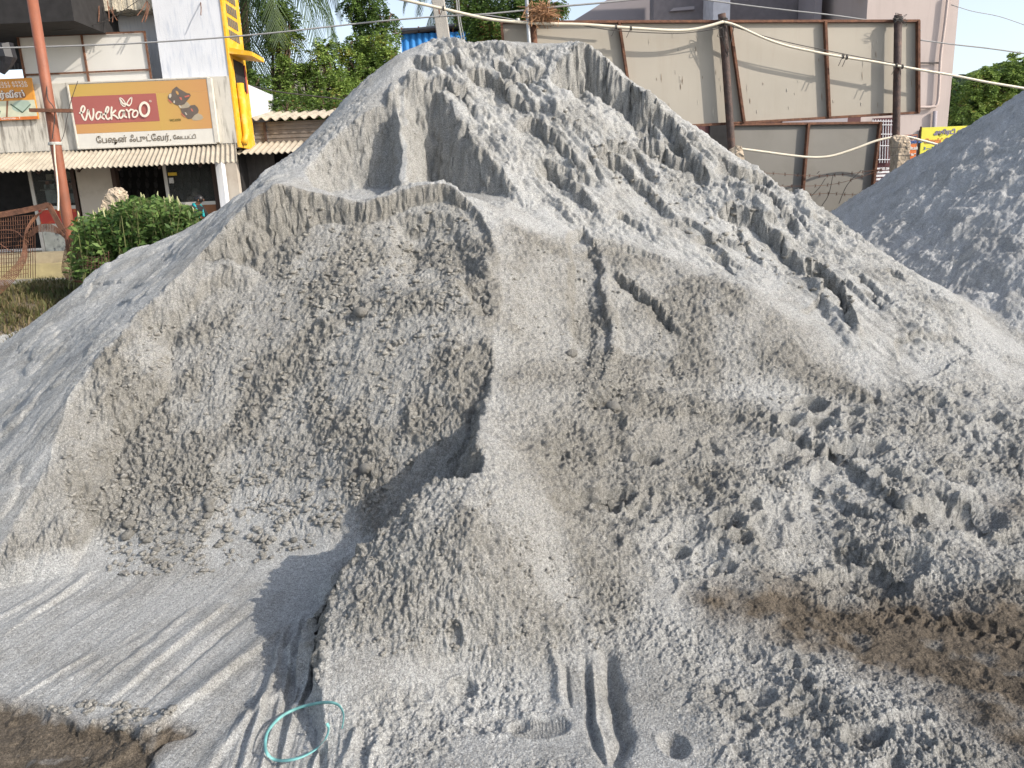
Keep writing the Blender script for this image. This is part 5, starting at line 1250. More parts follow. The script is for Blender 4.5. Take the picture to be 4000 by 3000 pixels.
tree('dark green tree behind the concrete pole, above the blue shed', Vector((xat(1085, 300, 28), 28, 0)), [(1010,15,28,.7),(1030,35,28,.8),(1020,60,28,.7),(1060,20,28,.9),(1090,15,28,.9),(1120,15,28,.9),(1150,20,28,.8),(1180,18,28,.7),(1200,30,28,.5),(1050,55,28,.9),(1075,50,28,.9),(1045,80,28,.7),(1075,80,28,.8),(1030,0,28,.7),(1105,35,28,.8),(1100,-10,28,.9),(1160,-5,28,.8),(1140,45,28,.6),(1000,-5,28,.5),(1205,5,28,.5),(1180,45,28,.4)], M_neem2, nper=1500, seed=7)
tree('row of low shrubs growing behind the tin shed', Vector((xat(640, 300, 24.2), 24.2, 0)), [(545,225,24,.6),(580,245,24,.6),(620,240,24,.7),(660,235,24,.7),(700,225,24,.7),(730,235,24,.6),(600,215,24.6,.6),(560,245,24,.5),(530,250,24,.5)], M_neem2, seed=8, name='shrub', trunk_r=0.08)
tree('bright leafy tree rising behind the right hand heap', Vector((xat(2150, 300, 34), 34, 0)), [(2110,190,33,.9),(2130,175,33,1.0),(2160,165,33,1.1),(2190,155,33,1.1),(2215,150,33,1.1),(2150,195,33,1.2),(2115,220,33,1.2),(2180,190,33,1.2),(2140,225,33,1.1),(2090,240,33,1.1),(2210,180,33,1.1),(2240,150,33,1.1)], M_neem, nper=1000, leaf=0.13, seed=9, trunk_r=0.2)
tree('dark tree low behind the yellow banner', Vector((xat(2065, 300, 36), 36, 0)), [(2050,200,36,.9),(2055,230,36,1.1),(2075,225,36,1.1),(2060,255,36,1.1),(2085,255,36,1.1),(2110,250,36,1.1)], M_neem2, nper=1000, leaf=0.13, seed=10)
def palm(label, top, ground_h, nf, L, seed, lean=(0.4, 0), el0=(-0.7, 0.9), azr=(0, 6.283), group='coconut palms'):
    R = random.Random(seed); e = empty('coconut_palm', Vector((top.x-lean[0], top.y, 0)), label, 'palm tree', group)
    tp = curve_pts([Vector((top.x-lean[0], top.y, 0)), Vector((top.x-lean[0]*0.6, top.y, top.z*0.5)), top], 6)
    MB().tube(tp, [0.17*(1-0.03*i) for i in range(len(tp))], 10).build('trunk', M_bark, e, smooth=True)
    for k in range(nf):
        az = azr[0]+(azr[1]-azr[0])*(k+R.random()*.6)/nf; el = R.uniform(*el0); l = L*R.uniform(.85, 1.1)
        h = Vector((math.cos(az), math.sin(az), 0)); pts = []; p = top.copy(); ang = el
        for j in range(14):
            pts.append(p.copy()); p = p + (h*math.cos(ang)+Vector((0, 0, math.sin(ang))))*l/13; ang -= 0.115+0.012*j*(1 if el > 0 else .4)
            ang = max(ang, -1.45)
        mb = MB(); mb.tube(pts, [0.035*(1-j/15) for j in range(14)], 5)
        sd = h.cross(Vector((0, 0, 1)))
        for j in range(2, 46):
            s = j/46*13; i = int(s); q = pts[i].lerp(pts[min(i+1, 13)], s-i); t = (pts[min(i+1, 13)]-pts[i]).normalized(); ll = 0.85*math.sin(math.pi*min(1, (j+6)/54))**0.7*l/4
            for sg_ in (-1, 1):
                tip = q + (t*0.55+sd*sg_*0.7+Vector((0, 0, -0.55-R.random()*.35)))*ll; w_ = 0.028
                mb.add([q-t*w_, q+t*w_, tip.lerp(q, .4)+t*w_*.8, tip, tip.lerp(q, .4)-t*w_*.8], [(0, 1, 2, 3, 4)])
        mb.build('frond', M_palm, e)
    return e
palm('coconut palm with long drooping fronds right of the yellow shop wall', P(520, -70, 27), 0, 20, 4.4, 21, (0.3, 0), (-0.9, 0.7))
palm('coconut palm whose single frond tip shows left of the concrete pole', P(985, -20, 40), 0, 12, 3.6, 22, (0.4, 0), (-0.3, 0.9))
for (u, v, d, sd_, lb) in ((2070,185,40,23,'small coconut palm just right of the pink building'),(2105,172,44,24,'small coconut palm top between the pink building and the bright tree'),(2050,205,38,25,'low coconut palm closest to the pink building corner'),(2205,140,42,26,'coconut palm crown at the right edge above the heap')):
    palm(lb, P(u, v, d), 0, 14, 2.6, sd_, (0.3, 0), (-0.4, 1.0))

# ------------------------------------------------------------------ blue shed
bs = empty('blue_shed', P(935, 90, 36), 'blue corrugated tin shed with dark flat roof behind the summit', 'shed')
DB = 36.0; x0 = xat(866, 80, DB); x1 = xat(1085, 80, DB)
c_ = corrugated('wall_sheet', (x0, DB, zat(935, 71, DB)), (x1, DB, zat(935, 71, DB)), (x1, DB, 0), (x0, DB, 0), 0.28, 0.04, M_blue, bs)
MB().prism([P(862, 64, DB-0.3), P(1090, 38, DB-0.3), P(1090, 42, DB-0.3), P(862, 68, DB-0.3)], (0, 3, 0)).build('roof', mat('dark_roof_sheet', (0.04, 0.045, 0.055), 0.5), bs)
MB().box((x0, DB+0.5, zat(935, 71, DB)), (x1, DB+0.6, zat(1000, 50, DB))).build('truss_gap', M_dark, bs)
for k in range(7): MB().box((x0+k*0.75, DB+0.1, zat(935, 71, DB)), (x0+k*0.75+0.07, DB+0.2, zat(1000, 52, DB))).build('post', M_rust, bs)

# ------------------------------------------------------------------ concrete pole and service pole with nest
cp = empty('concrete_pole', P(960, 95, 13.5)*1.0, 'square grey concrete electricity pole behind the summit of the heap', 'pole')
a = P(944, -20, 13.5); b = P(961, 95, 13.5); b2 = a + (b-a)*((a.z-0)/(a.z-b.z)); dn = Vector((0, 0.16, 0)); w1 = 0.19; w2 = 0.22
MB().add([a+Vector((-w1/2-.02, 0, 0)), a+Vector((w1/2, 0, 0)), a+Vector((w1/2, .15, 0)), a+Vector((-w1/2, .15, 0)), b2+Vector((-w2/2-.02, 0, 0)), b2+Vector((w2/2, 0, 0)), b2+Vector((w2/2, .18, 0)), b2+Vector((-w2/2, .18, 0))], [(0,1,2,3),(7,6,5,4),(0,4,5,1),(1,5,6,2),(2,6,7,3),(3,7,4,0)]).build('shaft', M_conc, cp, bevel=0.015)
MB().tube([P(948, 20, 13.4), P(949, 30, 13.4)], 0.012, 5).build('clamp', M_rust, cp)
dw = MB(); dw.tube(curve_pts([P(985, -10, 13.6), P(990, 40, 13.6), P(999, 95, 13.6), P(1002, 130, 13.6)]), 0.012, 5); dw.tube(curve_pts([P(990, -10, 13.7), P(994, 40, 13.7), P(1005, 95, 13.7), P(1008, 130, 13.7)]), 0.008, 5)
o = dw.build('drop_wires', M_greywire); tag(o, 'pair of grey wires dropping beside the concrete pole', 'wire')
gp = empty('service_pole', P(1146, 100, 11.8), 'thin galvanised pole standing against a short rusty pipe, holding a twig nest', 'pole')
MB().tube([P(1137, -20, 11.7), P(1140, 50, 11.7), P(1146, 130, 11.7), Vector((P(1146, 130, 11.7).x, 11.7, 0))], 0.026, 10).build('galvanised_pole', mat('galvanised', (0.40, 0.41, 0.42), 0.4, metal=0.5), gp, smooth=True)
MB().tube([P(1151, 44, 11.8), P(1157, 130, 11.8), Vector((P(1157, 130, 11.8).x, 11.8, 0))], 0.045, 10).build('rusty_pipe', M_rust, gp, smooth=True)
MB().tube([P(1118, 40, 12.2), P(1122, 70, 12.2)], 0.03, 8).build('pipe_stub', mat('white_stub', (0.5, 0.5, 0.48), 0.6), gp)
ns = MB(); nc = P(1160, 27, 11.7)
for k in range(240):
    a = rng.uniform(0, 6.28); r_ = rng.uniform(0.02, 0.24); p0 = nc+Vector((math.cos(a)*r_+0.06, math.sin(a)*r_*.5, rng.gauss(0, .05)-r_*.15)); dv = Vector((rng.gauss(0, 1), rng.gauss(0, .6), rng.gauss(0, .55))).normalized()*rng.uniform(.05, .17)
    ns.tube([p0-dv, p0+Vector((0, 0, rng.uniform(-.03, .03))), p0+dv], 0.0045, 3, cap=False)
o = ns.build('twig_nest', mat('dry_twig', (0.34, 0.19, 0.10), 0.9, var=0.3, scale=20)); tag(o, 'messy brown twig nest lodged on top of the rusty pipe', 'nest')

# ------------------------------------------------------------------ back of the big hoarding
HP = VPlane((P(1090, 60, 11.9).x, 11.9), (P(1984, 60, 12.6).x, 12.6))
def hoarding(label, top, bot, bars, name='hoarding', group=None, m_=None):
    """top/bot: functions u->v for the edges; bars: (u_top, u_bottom)"""
    ul, ur = bars[0], bars[-1]
    e = empty(name, HP.at((ul[0]+ur[0])/2, bot((ul[1]+ur[1])/2)), label, 'hoarding', group)
    for i in range(len(bars)-1):
        (a, b), (c, d) = bars[i], bars[i+1]
        q = [HP.at(a, top(a)), HP.at(c, top(c)), HP.at(d, bot(d)), HP.at(b, bot(b))]
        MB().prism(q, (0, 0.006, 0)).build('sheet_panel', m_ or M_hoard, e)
    for (a, b) in bars:
        MB().bar(HP.at(a, top(a), .045), HP.at(b, bot(b), .045), 0.035, 0.085, up=(1, 0, 0) if False else (0, 1, 0)).build('frame_bar', M_rust, e)
    MB().bar(HP.at(ul[0]-2, top(ul[0]), .03), HP.at(ur[0]+2, top(ur[0]), .03), 0.055, 0.035).build('frame_rail', M_rust, e)
    MB().bar(HP.at(ul[1]-2, bot(ul[1]), .03), HP.at(ur[1]+2, bot(ur[1]), .03), 0.055, 0.035).build('frame_rail', M_rust, e)
    return e
e1 = hoarding('long upper hoarding seen from behind, beige sheets in a rusty frame', lambda u: 48-(u-1082)*0.003, lambda u: 243+(1984-u)*0.058, [(1083,1105),(1337,1372),(1576,1607),(1782,1791),(1983,1983)])
e2 = hoarding('smaller lower hoarding seen from behind, hung under the long one', lambda u: 269-(u-1580)*0.012, lambda u: 500-(u-1560)*0.10, [(1583,1560),(1746,1728),(1901,1878)], m_=mat('shaded_dirty_hoarding_sheet', (0.21, 0.20, 0.18), 0.8, var=0.08, scale=1.2, dirt=(0.15, 0.14, 0.12), dirt_amt=0.3))  # darker sheets than above: part shade, part dirt, both put into the colour
# rain drips on the sheets
dm1 = mat('pale_drip', (0.62, 0.58, 0.5), 0.7); dm2 = mat('rusty_drip', (0.24, 0.17, 0.11), 0.8)
d1 = MB(); d2 = MB()
for k, (u, v, l, w_) in enumerate([(1620,212,12,1),(1635,237,8,1),(1700,190,10,1.2),(1775,200,18,1.2),(1785,208,14,1),(1800,215,8,1),(1840,255,0,1),(1866,140,0,1),(1885,88,14,.8),(1892,110,16,1),(1895,85,10,.8),(1934,185,18,1.3),(1938,225,24,1.6),(1785,165,16,1),(1860,220,10,1),(1470,180,14,1),(1466,100,12,1),(1540,230,22,1.4)]):
    if l == 0: continue
    q = HP.at(u, v, .004); r_ = HP.at(u+0.6, v+l, .004); (d1 if k % 3 else d2).tube([q, q.lerp(r_, .5), r_], [0.001, 0.0045*w_, 0.001], 5)
for k in range(34):
    u = rng.choice([rng.uniform(1600, 1980), rng.uniform(1400, 1560)]); v = rng.uniform(70, 230)
    if v > 240-(1984-u)*0 - 0: continue
    q = HP.at(u, v, .004); r_ = HP.at(u+0.6, v+rng.uniform(4, 20), .004); (d2 if k % 2 else d1).tube([q, q.lerp(r_, .5), r_], [0.001, 0.0028, 0.001], 5)
o = d1.build('pale_drips', dm1, e1); o = d2.build('rusty_drips', dm2, e1)
# posts
pp = empty('hoarding_post', HP.at(1578, 330, .16), 'dark rusty pipe post at the middle of the hoardings, wire wrapped at its top', 'post', 'pipe posts holding the hoardings')
MB().tube([HP.at(1559, 30, .14), HP.at(1562, 60, .14), HP.at(1570, 170, .14), HP.at(1581, 330, .14), HP.at(1596, 520, .14)], 0.058, 14).build('pipe', M_darkpole, pp, smooth=True)
wr = MB()
for k in range(7): wr.tube([HP.at(1562, 40+k*2.2, .14)+Vector((.064*math.cos(a), .064*math.sin(a), rng.uniform(-.006, .006))) for a in [i*math.pi/5 for i in range(11)]], 0.006, 4)
for k in range(9): wr.tube(curve_pts([HP.at(1563, 50, .2), HP.at(1563+rng.uniform(-14, 22), 52+rng.uniform(-8, 30), .22), HP.at(1566+rng.uniform(-6, 10), 70+rng.uniform(-5, 55), .2)], 4), 0.005, 4)
wr.build('tie_wire', M_wire, pp)
pp = empty('hoarding_post', HP.at(1937, 330, .16), 'dark pipe post near the right end of the hoarding, behind the stone post', 'post', 'pipe posts holding the hoardings')
MB().tube([HP.at(1940, 32, .14), HP.at(1938, 160, .14), HP.at(1935, 330, .14), HP.at(1932, 520, .14)], 0.056, 14).build('pipe', M_darkpole, pp, smooth=True)
wr = MB()
for k in range(5): wr.tube([HP.at(1940, 38+k*2.2, .14)+Vector((.064*math.cos(a), .064*math.sin(a), rng.uniform(-.006, .006))) for a in [i*math.pi/5 for i in range(11)]], 0.006, 4)
for k in range(8): wr.tube(curve_pts([HP.at(1942, 40, .2), HP.at(1942+rng.uniform(-16, 18), 40+rng.uniform(-12, 12), .22), HP.at(1942+rng.uniform(-20, 20), 42+rng.uniform(-12, 16), .2)], 4), 0.004, 4)
wr.build('tie_wire', M_wire, pp)
# pipes strung along the posts
def strand(name, pts, r, m, label, cat, off=.24, fr=None):
    q = [(HP.at(u, v, off) if fr is None else P(u, v, fr)) for (u, v) in pts]; o = MB().tube(curve_pts(q, 8), r, 8).build(name, m, smooth=True); tag(o, label, cat); return o
strand('water_pipe', [(830,-10),(900,6),(957,19),(1050,40),(1110,47),(1180,51),(1260,53),(1330,58),(1400,63),(1460,66),(1500,63),(1535,55),(1562,47)], 0.021, M_pipe, 'off-white plastic pipe strung from the concrete pole to the middle hoarding post', 'pipe')
strand('water_pipe', [(1562,47),(1590,55),(1650,82),(1700,99),(1760,112),(1820,123),(1880,132),(1937,142),(2000,153),(2060,163),(2130,177),(2190,187),(2260,199)], 0.018, M_pipe, 'off-white plastic pipe sagging from the middle post past the right post', 'pipe')
strand('water_pipe', [(1597,321),(1650,328),(1710,336),(1760,340),(1800,336),(1850,320),(1890,305),(1925,297),(1955,295),(1990,303),(2030,314),(2080,330)], 0.018, M_pipe, 'off-white plastic pipe crossing low in front of the lower hoarding', 'pipe', off=.45)
tk = MB()
for (u, v) in ((1820,122),(1828,124),(1935,141),(1948,144),(1330,58),(1362,61),(957,18)):
    for k in range(3): tk.tube([HP.at(u+k, v, .24)+Vector((0, .03*math.cos(a), .03*math.sin(a))) for a in [i*math.pi/4 for i in range(9)]], 0.005, 4)
    tk.tube(curve_pts([HP.at(u, v, .27), HP.at(u-6, v+14, .27), HP.at(u-9, v+20, .27)]), 0.006, 4)
o = tk.build('pipe_ties', M_wire); tag(o, 'dark wire ties dangling from the strung pipes', 'wire ties')
strand('thin_wire', [(1240,52),(1330,66),(1450,72),(1510,68),(1560,60)], 0.006, M_wire, 'thin dark wire sagging just below the pipe left of the middle post', 'wire')
strand('thin_wire', [(1565,52),(1680,86),(1800,112),(1936,138)], 0.006, M_wire, 'thin dark wire running along the pipe right of the middle post', 'wire')
strand('overhead_wire', [(-20,104),(100,101),(240,96),(350,90),(480,81),(600,70),(700,59),(820,46),(940,36),(1040,31),(1136,22)], 0.011, M_greywire, 'long grey twin wire running from the left edge to the service pole', 'wire', fr=11.7)
strand('overhead_wire', [(1136,22),(1210,14),(1300,6),(1400,-4)], 0.013, M_greywire, 'grey wire rising from the service pole to the top edge', 'wire', fr=11.7)
strand('overhead_wire', [(985,30),(1060,34),(1140,48),(1200,56)], 0.008, M_greywire, 'short grey wire from the concrete pole down to the service pole', 'wire', fr=12.2)
strand('overhead_wire', [(1470,-8),(1600,10),(1700,22),(1800,33),(1900,48),(1990,66)], 0.012, M_greywire, 'grey wire crossing above the hoarding in front of the dark balcony', 'wire', fr=14)
strand('overhead_wire', [(1984,86),(2060,96),(2140,105),(2230,118)], 0.014, M_greywire, 'grey wire across the sky right of the pink building', 'wire', fr=18)
strand('overhead_wire', [(2055,10),(2100,24),(2160,36),(2230,60)], 0.008, M_greywire, 'very thin wire high at the right edge of the sky', 'wire', fr=20)
strand('overhead_wire', [(520,180),(600,198),(700,210),(760,218)], 0.018, M_wire, 'dark wire crossing in front of the trees above the tin shed', 'wire', fr=23.5)
strand('loose_wire', [(168,175),(150,230),(138,290),(128,310)], 0.008, M_wire, 'thin dark wire hanging left of the footwear sign', 'wire', fr=20.2)
strand('loose_wire', [(100,68),(160,62),(230,44),(300,0)], 0.008, M_wire, 'thin wire slung across the white upper wall', 'wire', fr=20)
# barbed wire over the lower hoarding
for k, (pts, lb) in enumerate([([(1600,370),(1660,374),(1760,380),(1830,376),(1925,362)], 'upper strand of barbed wire in front of the lower hoarding'), ([(1640,400),(1700,402),(1800,398),(1890,372),(1905,366)], 'middle strand of barbed wire in front of the lower hoarding'), ([(1700,427),(1780,418),(1850,420),(1915,405)], 'lowest strand of barbed wire above the saddle between the heaps')]):
    q = curve_pts([HP.at(u, v, .5) for (u, v) in pts], 8); mb = MB(); mb.tube(q, 0.0045, 4)
    for i in range(1, len(q)-1, 2):
        for s in (-1, 1): mb.tube([q[i]+Vector((-.012*s, 0, -.028)), q[i]+Vector((.012*s, 0, .028))], 0.0035, 3)
    o = mb.build('barbed_wire', M_rust); tag(o, lb, 'barbed wire', 'barbed wire strands')
vn = MB()
for pts in ([(1783,385),(1770,405),(1740,440),(1745,460)],[(1800,375),(1790,420),(1775,445)],[(1770,370),(1765,375)],[(1860,368),(1830,400),(1812,440)]): vn.tube(curve_pts([HP.at(u, v, .3) for u, v in pts]), 0.006, 4)
o = vn.build('dry_vine', M_wire); tag(o, 'thin dry vine stems climbing the lower hoarding', 'vine')
# stone post at right, stone behind the ridge
o = rock_mesh('stone_post', [(1926,297),(1940,294),(1958,296),(1962,303),(1960,330),(1962,380),(1960,470),(1928,470),(1925,380),(1927,340)], 11.6, 0.22, M_granite, 5); tag(o, 'upright rough stone post in front of the small orange board', 'stone post')
MBs = MB()
for vv in (302, 318, 336): MBs.tube([P(1924, vv, 11.44), P(1964, vv+0.5, 11.44)], 0.005, 4)
MBs.build('wire_wrap', M_wire, o)
o = rock_mesh('stone_post', [(1578,325),(1590,316),(1600,318),(1606,340),(1606,400),(1600,460),(1576,460),(1574,380)], 11.0, 0.2, M_granite, 6); tag(o, 'brown stone post top showing behind the ridge at the middle hoarding post', 'stone post')

# ------------------------------------------------------------------ pink building on the right
pb = empty('pink_building', (10, 20, 0), 'dusty pink two storey building with deep balcony and corner downpipe behind the hoarding', 'building')
DP = 20.0
x0 = xat(1868, 100, DP); x1 = xat(2058, 150, DP)
MB().box((x0, DP, 0), (x1, DP+7, 9.5)).build('wall', M_pink, pb)
xd = xat(1506, 20, 24)
MB().box((xat(1200, 60, 24), 24, 0), (x0+0.5, 24.3, 5.7)).build('wall', M_lav, pb)
MB().box((xd, 22.2, 0), (xd+0.45, 23.997, 10)).build('corner_column', mat('white_column', (0.55, 0.55, 0.6), 0.8), pb)
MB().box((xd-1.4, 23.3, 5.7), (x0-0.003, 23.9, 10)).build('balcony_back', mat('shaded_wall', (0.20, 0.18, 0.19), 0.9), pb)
MB().box((xat(1760, 20, 22), 22.0, 4), (xat(1775, 20, 22), 23.2, 10)).build('balcony_pier', M_lav, pb)
MB().box((x0-0.25, DP-0.02, 6.0), (x0-0.003, DP+0.5, 10)).build('corner_trim', mat('pale_trim', (0.5, 0.5, 0.54), 0.8), pb)
hood = MB(); hood.prism([P(1447, 24, 23.2), P(1500, 20, 23.2), P(1500, 13, 23.2), P(1455, 17, 23.2)], (0, 0.8, 0)); hood.build('window_hood', M_lav, pb)
bx(1465, 24, 1485, 45, 23.9, 0.05).build('window', M_dark, pb)
gbm = MB(); gbm.prism([P(1240, 44, 26), P(1330, -12, 26), P(1900, -40, 26), P(1900, 120, 26), P(1240, 120, 26)], (0, 5, 0)); gbm.build('gable_wall', M_lav, pb)
# downpipe, ledge pipe
dp = MB(); dp.tube(curve_pts([P(2048, -10, DP-.08), P(2040, 60, DP-.08), P(2032, 120, DP-.08), P(2028, 190, DP-.08), P(2024, 225, DP-.08), P(2012, 231, DP-.08), P(1984, 232, DP-.08), P(1960, 233, DP-.08)], 5), 0.035, 8); dp.build('downpipe', mat('pink_pipe', (0.46, 0.38, 0.35), 0.7), pb, smooth=True)
dp = MB(); dp.tube([P(2020, 240, DP-.08), P(2013, 360, DP-.08)], 0.05, 8); dp.build('downpipe', M_lav, pb, smooth=True)
MB().bar(P(1985, 136, DP-.05), P(2028, 136, DP-.05), 0.03).build('wire_clip', M_wire, pb)
# ground-floor openings and grille
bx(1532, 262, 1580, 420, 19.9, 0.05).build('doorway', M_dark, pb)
MB().box((xat(1500, 300, 19.95), 19.95, 0), (x0, 20.2, zat(1700, 245, 19.95))).build('ground_wall', mat('maroon_wall', (0.10, 0.04, 0.04), 0.8), pb)
MB().box((xat(1690, 262, 19.9), 19.88, zat(1750, 275, 19.9)), (xat(1830, 262, 19.9), 19.94, zat(1750, 250, 19.9))).build('beam', M_lav, pb)
MB().box((xat(1885, 260, 19.9), 19.86, 0), (xat(1935, 260, 19.9), 19.92, zat(1910, 255, 19.9))).build('grille_recess', mat('maroon_recess', (0.07, 0.02, 0.025), 0.8), pb)
wg = mat('white_grille', (0.62, 0.62, 0.64), 0.6)
gr_ = MB()
for k in range(8): gr_.tube([P(1886+k*5.6, 258, 19.8), P(1884+k*5.6-0.5, 352, 19.8)], 0.012, 5)
for vv in (262, 270, 290, 315, 345): gr_.tube([P(1884, vv, 19.79), P(1928, vv, 19.79)], 0.012, 5)
gr_.build('window_grille', wg, pb)
bx(1983, 279, 2020, 400, 19.93, 0.05).build('doorway', M_dark, pb)
# stack of white treads (open stair) seen between hoarding and stone post
tr = empty('white_staircase', P(1905, 430, 17), 'stack of white stair treads seen between the lower hoarding and the stone post', 'staircase')
for k in range(9):
    v0 = 362+k*7.5
    MB().box((xat(1891-k*0.6, v0, 17), 17-0.03*k, zat(1905, v0+4.6, 17)), (xat(1925-k*0.2, v0, 17), 17.28-0.03*k, zat(1905, v0, 17))).build('tread', wg, tr)
# yellow banner and small orange board
yb = empty('banner', P(2030, 330, 14.5), 'yellow advertising banner with Tamil lettering partly hidden by the right heap', 'banner')
YD = 14.5; a = xat(1990, 300, YD); b = a+1.15; z1 = zat(2030, 274, YD); z0 = z1-0.75
MB().box((a, YD, z0), (b, YD+0.02, z1)).build('sheet', mat('banner_yellow', (0.68, 0.64, 0.06), 0.6, var=0.04), yb)
M_vio = mat('letter_violet', (0.20, 0.17, 0.30), 0.5); M_or = mat('letter_orange', (0.62, 0.20, 0.06), 0.5); M_bl = mat('letter_blue', (0.05, 0.12, 0.35), 0.5)
text_mesh('அதிரடி வாடைக', 0.105, (a+0.22, YD-0.004, z1-0.13), M_vio, yb, off=0.004)
text_mesh('ெசன்ட்ரிங் சீட்', 0.100, (a+0.06, YD-0.004, z1-0.28), M_or, yb, off=0.004)
text_mesh('3 — 2 8 —', 0.07, (a+0.06, YD-0.004, z1-0.39), M_bl, yb, off=0.002)
text_mesh('கிைடக்கும்', 0.07, (a+0.06, YD-0.004, z1-0.52), M_bl, yb, off=0.002)
fz = MB(); fz.bar((a, YD+0.04, z1+0.02), (a, YD+0.04, 0.0), 0.03); fz.bar((b, YD+0.04, z1+0.02), (b, YD+0.04, 0.0), 0.03); fz.build('frame_post', M_rust, yb)
ob = empty('notice_board', P(1962, 345, 13.0), 'small upright orange notice board with white Tamil lettering beside the stone post', 'sign')
OD = 13.0; a = xat(1951, 320, OD); b = a+0.22; z1 = zat(1962, 291, OD); z0 = z1-0.75
MB().box((a, OD, z0), (b, OD+0.02, z1)).build('board', mat('board_orange', (0.66, 0.17, 0.035), 0.55, var=0.04), ob)
MB().box((a+0.012, OD-0.003, z1-0.15), (b-0.012, OD+0.001, z1-0.012)).build('heading_panel', mat('heading_pale', (0.64, 0.40, 0.30), 0.5), ob)
text_mesh('ேவைல', 0.075, (a+0.015, OD-0.007, z1-0.135), M_bl, ob, off=0.003); text_mesh('இது', 0.06, (a+0.06, OD-0.007, z1-0.06), M_bl, ob, off=0.002)
for k, s_ in enumerate(('மதியம்', '1.30 மு', 'முதல்', '1.30 மு')): text_mesh(s_, 0.058, (a+0.02, OD-0.004, z1-0.235-k*0.095), M_lw, ob, off=0.003)

# ------------------------------------------------------------------ green strap on the sand
sp = []
for (u, v) in [(739,1574),(742,1555),(741,1538),(730,1522),(708,1517),(680,1520),(640,1531),(605,1550),(580,1578),(573,1605),(577,1628),(593,1641),(617,1643),(650,1636),(683,1618),(703,1596),(710,1575),(706,1562)]:
    h = hitz(u, v); sp.append((h, u, v))
mb = MB(); q = []
for i, (h, u, v) in enumerate(sp):
    lift = 0.012+0.018*math.sin(i*0.6)**2
    r = ray(u, v); zz = h.z+lift; d = (zz-CAMZ)/r[2]; q.append(Vector((r[0]*d, d, zz)))
q = curve_pts(q, 6); n = len(q)
for i, p in enumerate(q):
    t = (q[min(i+1, n-1)]-q[max(i-1, 0)]).normalized(); s = i/(n-1)
    tw = 0.9*math.sin(s*7.0)+0.5; sd = t.cross(Vector((0, 0, 1))).normalized(); up = sd.cross(t)
    wv = (sd*math.cos(tw)+up*math.sin(tw))*0.0046*(1.0 if s > 0.08 else 0.75+s*3)
    mb.v += [tuple(p-wv), tuple(p+wv)]
for i in range(n-1): mb.f.append((2*i, 2*i+1, 2*i+3, 2*i+2))
o = mb.build('plastic_strap', mat('pale_green_strap', (0.15, 0.36, 0.35), 0.5, var=0.25, scale=30), smooth=True); tag(o, 'pale turquoise plastic packing strap curled in a loop on the sand', 'strap')
md = o.modifiers.new('thickness', 'SOLIDIFY'); md.thickness = 0.0012

# ------------------------------------------------------------------ loose lumps of damp sand
M_crumb = sand_material('damp_sand_lumps', base=(0.34, 0.33, 0.305), damp=(0.27, 0.26, 0.235))
def lump_geo(seed, sub=2):
    bm = bmesh.new(); bmesh.ops.create_icosphere(bm, subdivisions=sub, radius=1.0); R = random.Random(seed)
    offs = [Vector((R.gauss(0, 1), R.gauss(0, 1), R.gauss(0, 1))).normalized() for _ in range(9)]
    for v in bm.verts:
        f = 0.78+0.25*max(v.co.normalized().dot(o_) for o_ in offs)+R.uniform(-.07, .07); v.co = Vector((v.co.x*f, v.co.y*f*0.95, v.co.z*f*0.8))
    me = bpy.data.meshes.new('sand_lump'); bm.to_mesh(me); bm.free(); return me
lm = [lump_geo(40+k, 3) for k in range(5)]
for m_ in lm: m_.materials.append(M_crumb); m_.polygons.foreach_set('use_smooth', [True]*len(m_.polygons))
BIG = [(452,1090,.028,'pale rounded lump at the foot of the scooped face, topmost of its cluster'),(455,1105,.024,'lump resting directly below the pale rounded one at the foot of the face'),(450,1118,.020,'lowest lump of the three piled at the foot of the scooped face'),(283,1138,.026,'upright lump left of the cluster at the foot of the face'),(278,1160,.026,'dark lump below the upright one at the foot of the face'),
 (320,1170,.020,'lump in the rubble right of the dark one near the floor'),(790,1015,.030,'large lump beside the broken slab in the scooped face'),(765,1030,.018,'small lump left of the large lump by the broken slab'),(635,1168,.016,'small lump resting on smooth sand right of the rubble'),(570,1182,.014,'flat small lump on the smooth apron of the floor'),(470,1180,.014,'small lump at the lower edge of the rubble'),(340,1190,.016,'lump where the rubble meets the scraped floor'),
 (540,795,.030,'pale lump high on the scooped face, upper of two'),(535,815,.022,'pale lump high on the scooped face, lower of two'),(1325,885,.035,'rounded lump on the ledge right of centre'),(1235,768,.030,'isolated lump on the middle slope'),(780,680,.040,'big rough clod below the ledge')]
for k, (u, v, r_, lb) in enumerate(BIG):
    h = hitz(u, v); o = bpy.data.objects.new('sand_lump', lm[k % 5]); link(o); o.location = h+Vector((0, -r_*.2, r_*.35)); s = r_*rng.uniform(.9, 1.1); o.scale = (s*1.15, s, s); o.rotation_euler = (rng.uniform(-.4, .4), rng.uniform(-.4, .4), rng.uniform(0, 6)); tag(o, lb, 'lump', 'larger lumps of damp sand')
lo = [lump_geo(60+k, 1) for k in range(6)]
VV = [np.array([v.co[:] for v in m_.vertices]) for m_ in lo]; FF = [np.array([p.vertices[:] for p in m_.polygons]) for m_ in lo]
CL_V = []; CL_F = []; off = 0
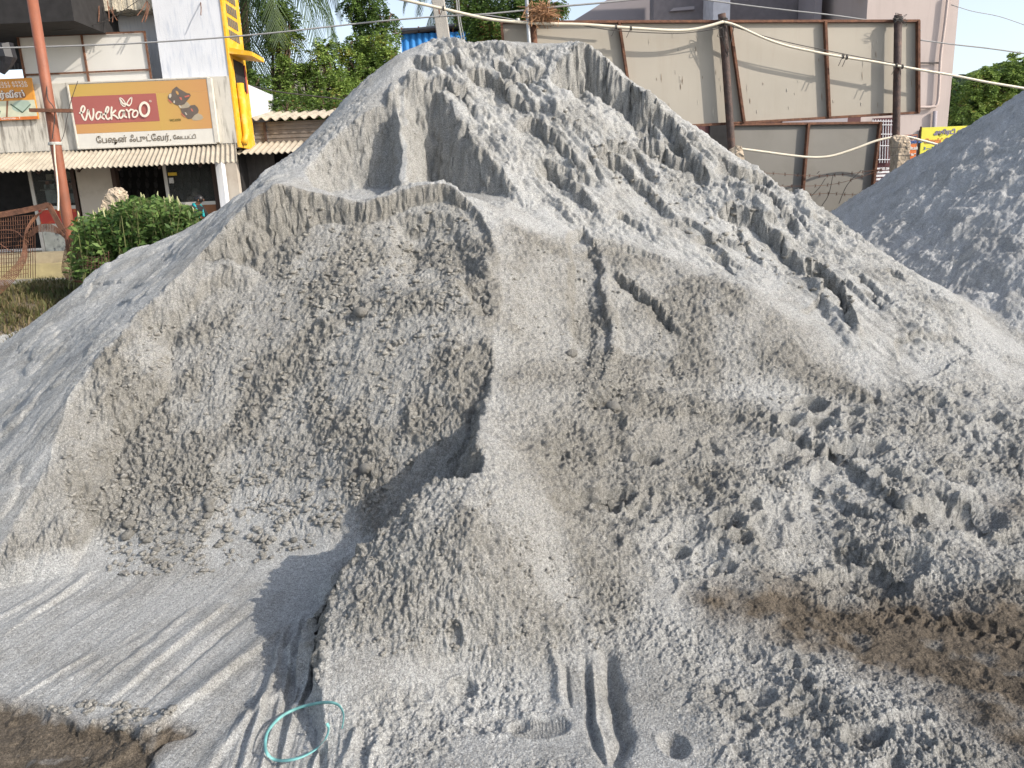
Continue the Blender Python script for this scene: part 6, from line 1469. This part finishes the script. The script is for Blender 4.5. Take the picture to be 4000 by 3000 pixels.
def scatter(n, px, rmin, rmax, pw=2.5):
    global off
    us = [p[0] for p in px]; vs = [p[1] for p in px]; pxx = np.array(px, float)
    cnt = 0
    while cnt < n:
        u = rng.uniform(min(us), max(us)); v = rng.uniform(min(vs), max(vs))
        if not inside(np.array([u]), np.array([v]), px)[0]: continue
        if gnoise(np.array([u/45.0]), np.array([v/45.0]), 77)[0]+rng.uniform(-.25, .35) < 0: cnt += 0.25; continue
        cnt += 1; h = hitz(u, v, 7.5); r_ = rmin+(rmax-rmin)*rng.random()**pw; k = rng.randrange(6); a = rng.uniform(0, 6.28); ca, sa = math.cos(a), math.sin(a)
        r_ *= 0.8; w = VV[k]*r_*np.array([1.25, 1.0, 0.8])*(1+0.25*nr.normal(size=(len(VV[k]), 1))); w = np.stack([w[:, 0]*ca-w[:, 1]*sa, w[:, 0]*sa+w[:, 1]*ca, w[:, 2]], 1)+np.array([h.x, h.y-r_*.15, h.z+r_*.25])
        CL_V.append(w); CL_F.append(FF[k]+off); off += len(w)
scatter(1500, [(260,1000),(420,780),(620,560),(900,520),(1000,600),(1000,900),(800,1120),(600,1200),(330,1240),(200,1200)], .006, .026)
scatter(900, [(240,1050),(640,1000),(820,1030),(700,1180),(420,1250),(230,1240)], .006, .022, 2.0)
scatter(400, [(620,440),(1010,470),(1050,640),(860,760),(640,640)], .008, .03)
scatter(500, [(130,1000),(330,700),(420,680),(300,1000),(150,1180)], .006, .022)
scatter(700, [(820,1080),(1040,1050),(1400,1300),(1300,1400),(760,1420),(740,1280)], .004, .014)
scatter(800, [(1090,500),(1300,540),(1800,800),(1700,900),(1250,900),(1100,700)], .005, .016)
scatter(260, [(1300,950),(1900,1000),(2100,1200),(1500,1300)], .005, .016)
scatter(160, [(1100,150),(1600,420),(1900,700),(1400,480)], .012, .035)
scatter(140, [(180,1510),(420,1540),(300,1600),(100,1530)], .006, .02)
o = np_mesh('sand_crumbs', np.concatenate(CL_V), np.concatenate(CL_F), M_crumb, smooth=False); tag(o, 'countless crumbs of damp sand strewn over the faces of the heap', 'sand crumbs', kind='stuff')
bpy.context.view_layer.update()
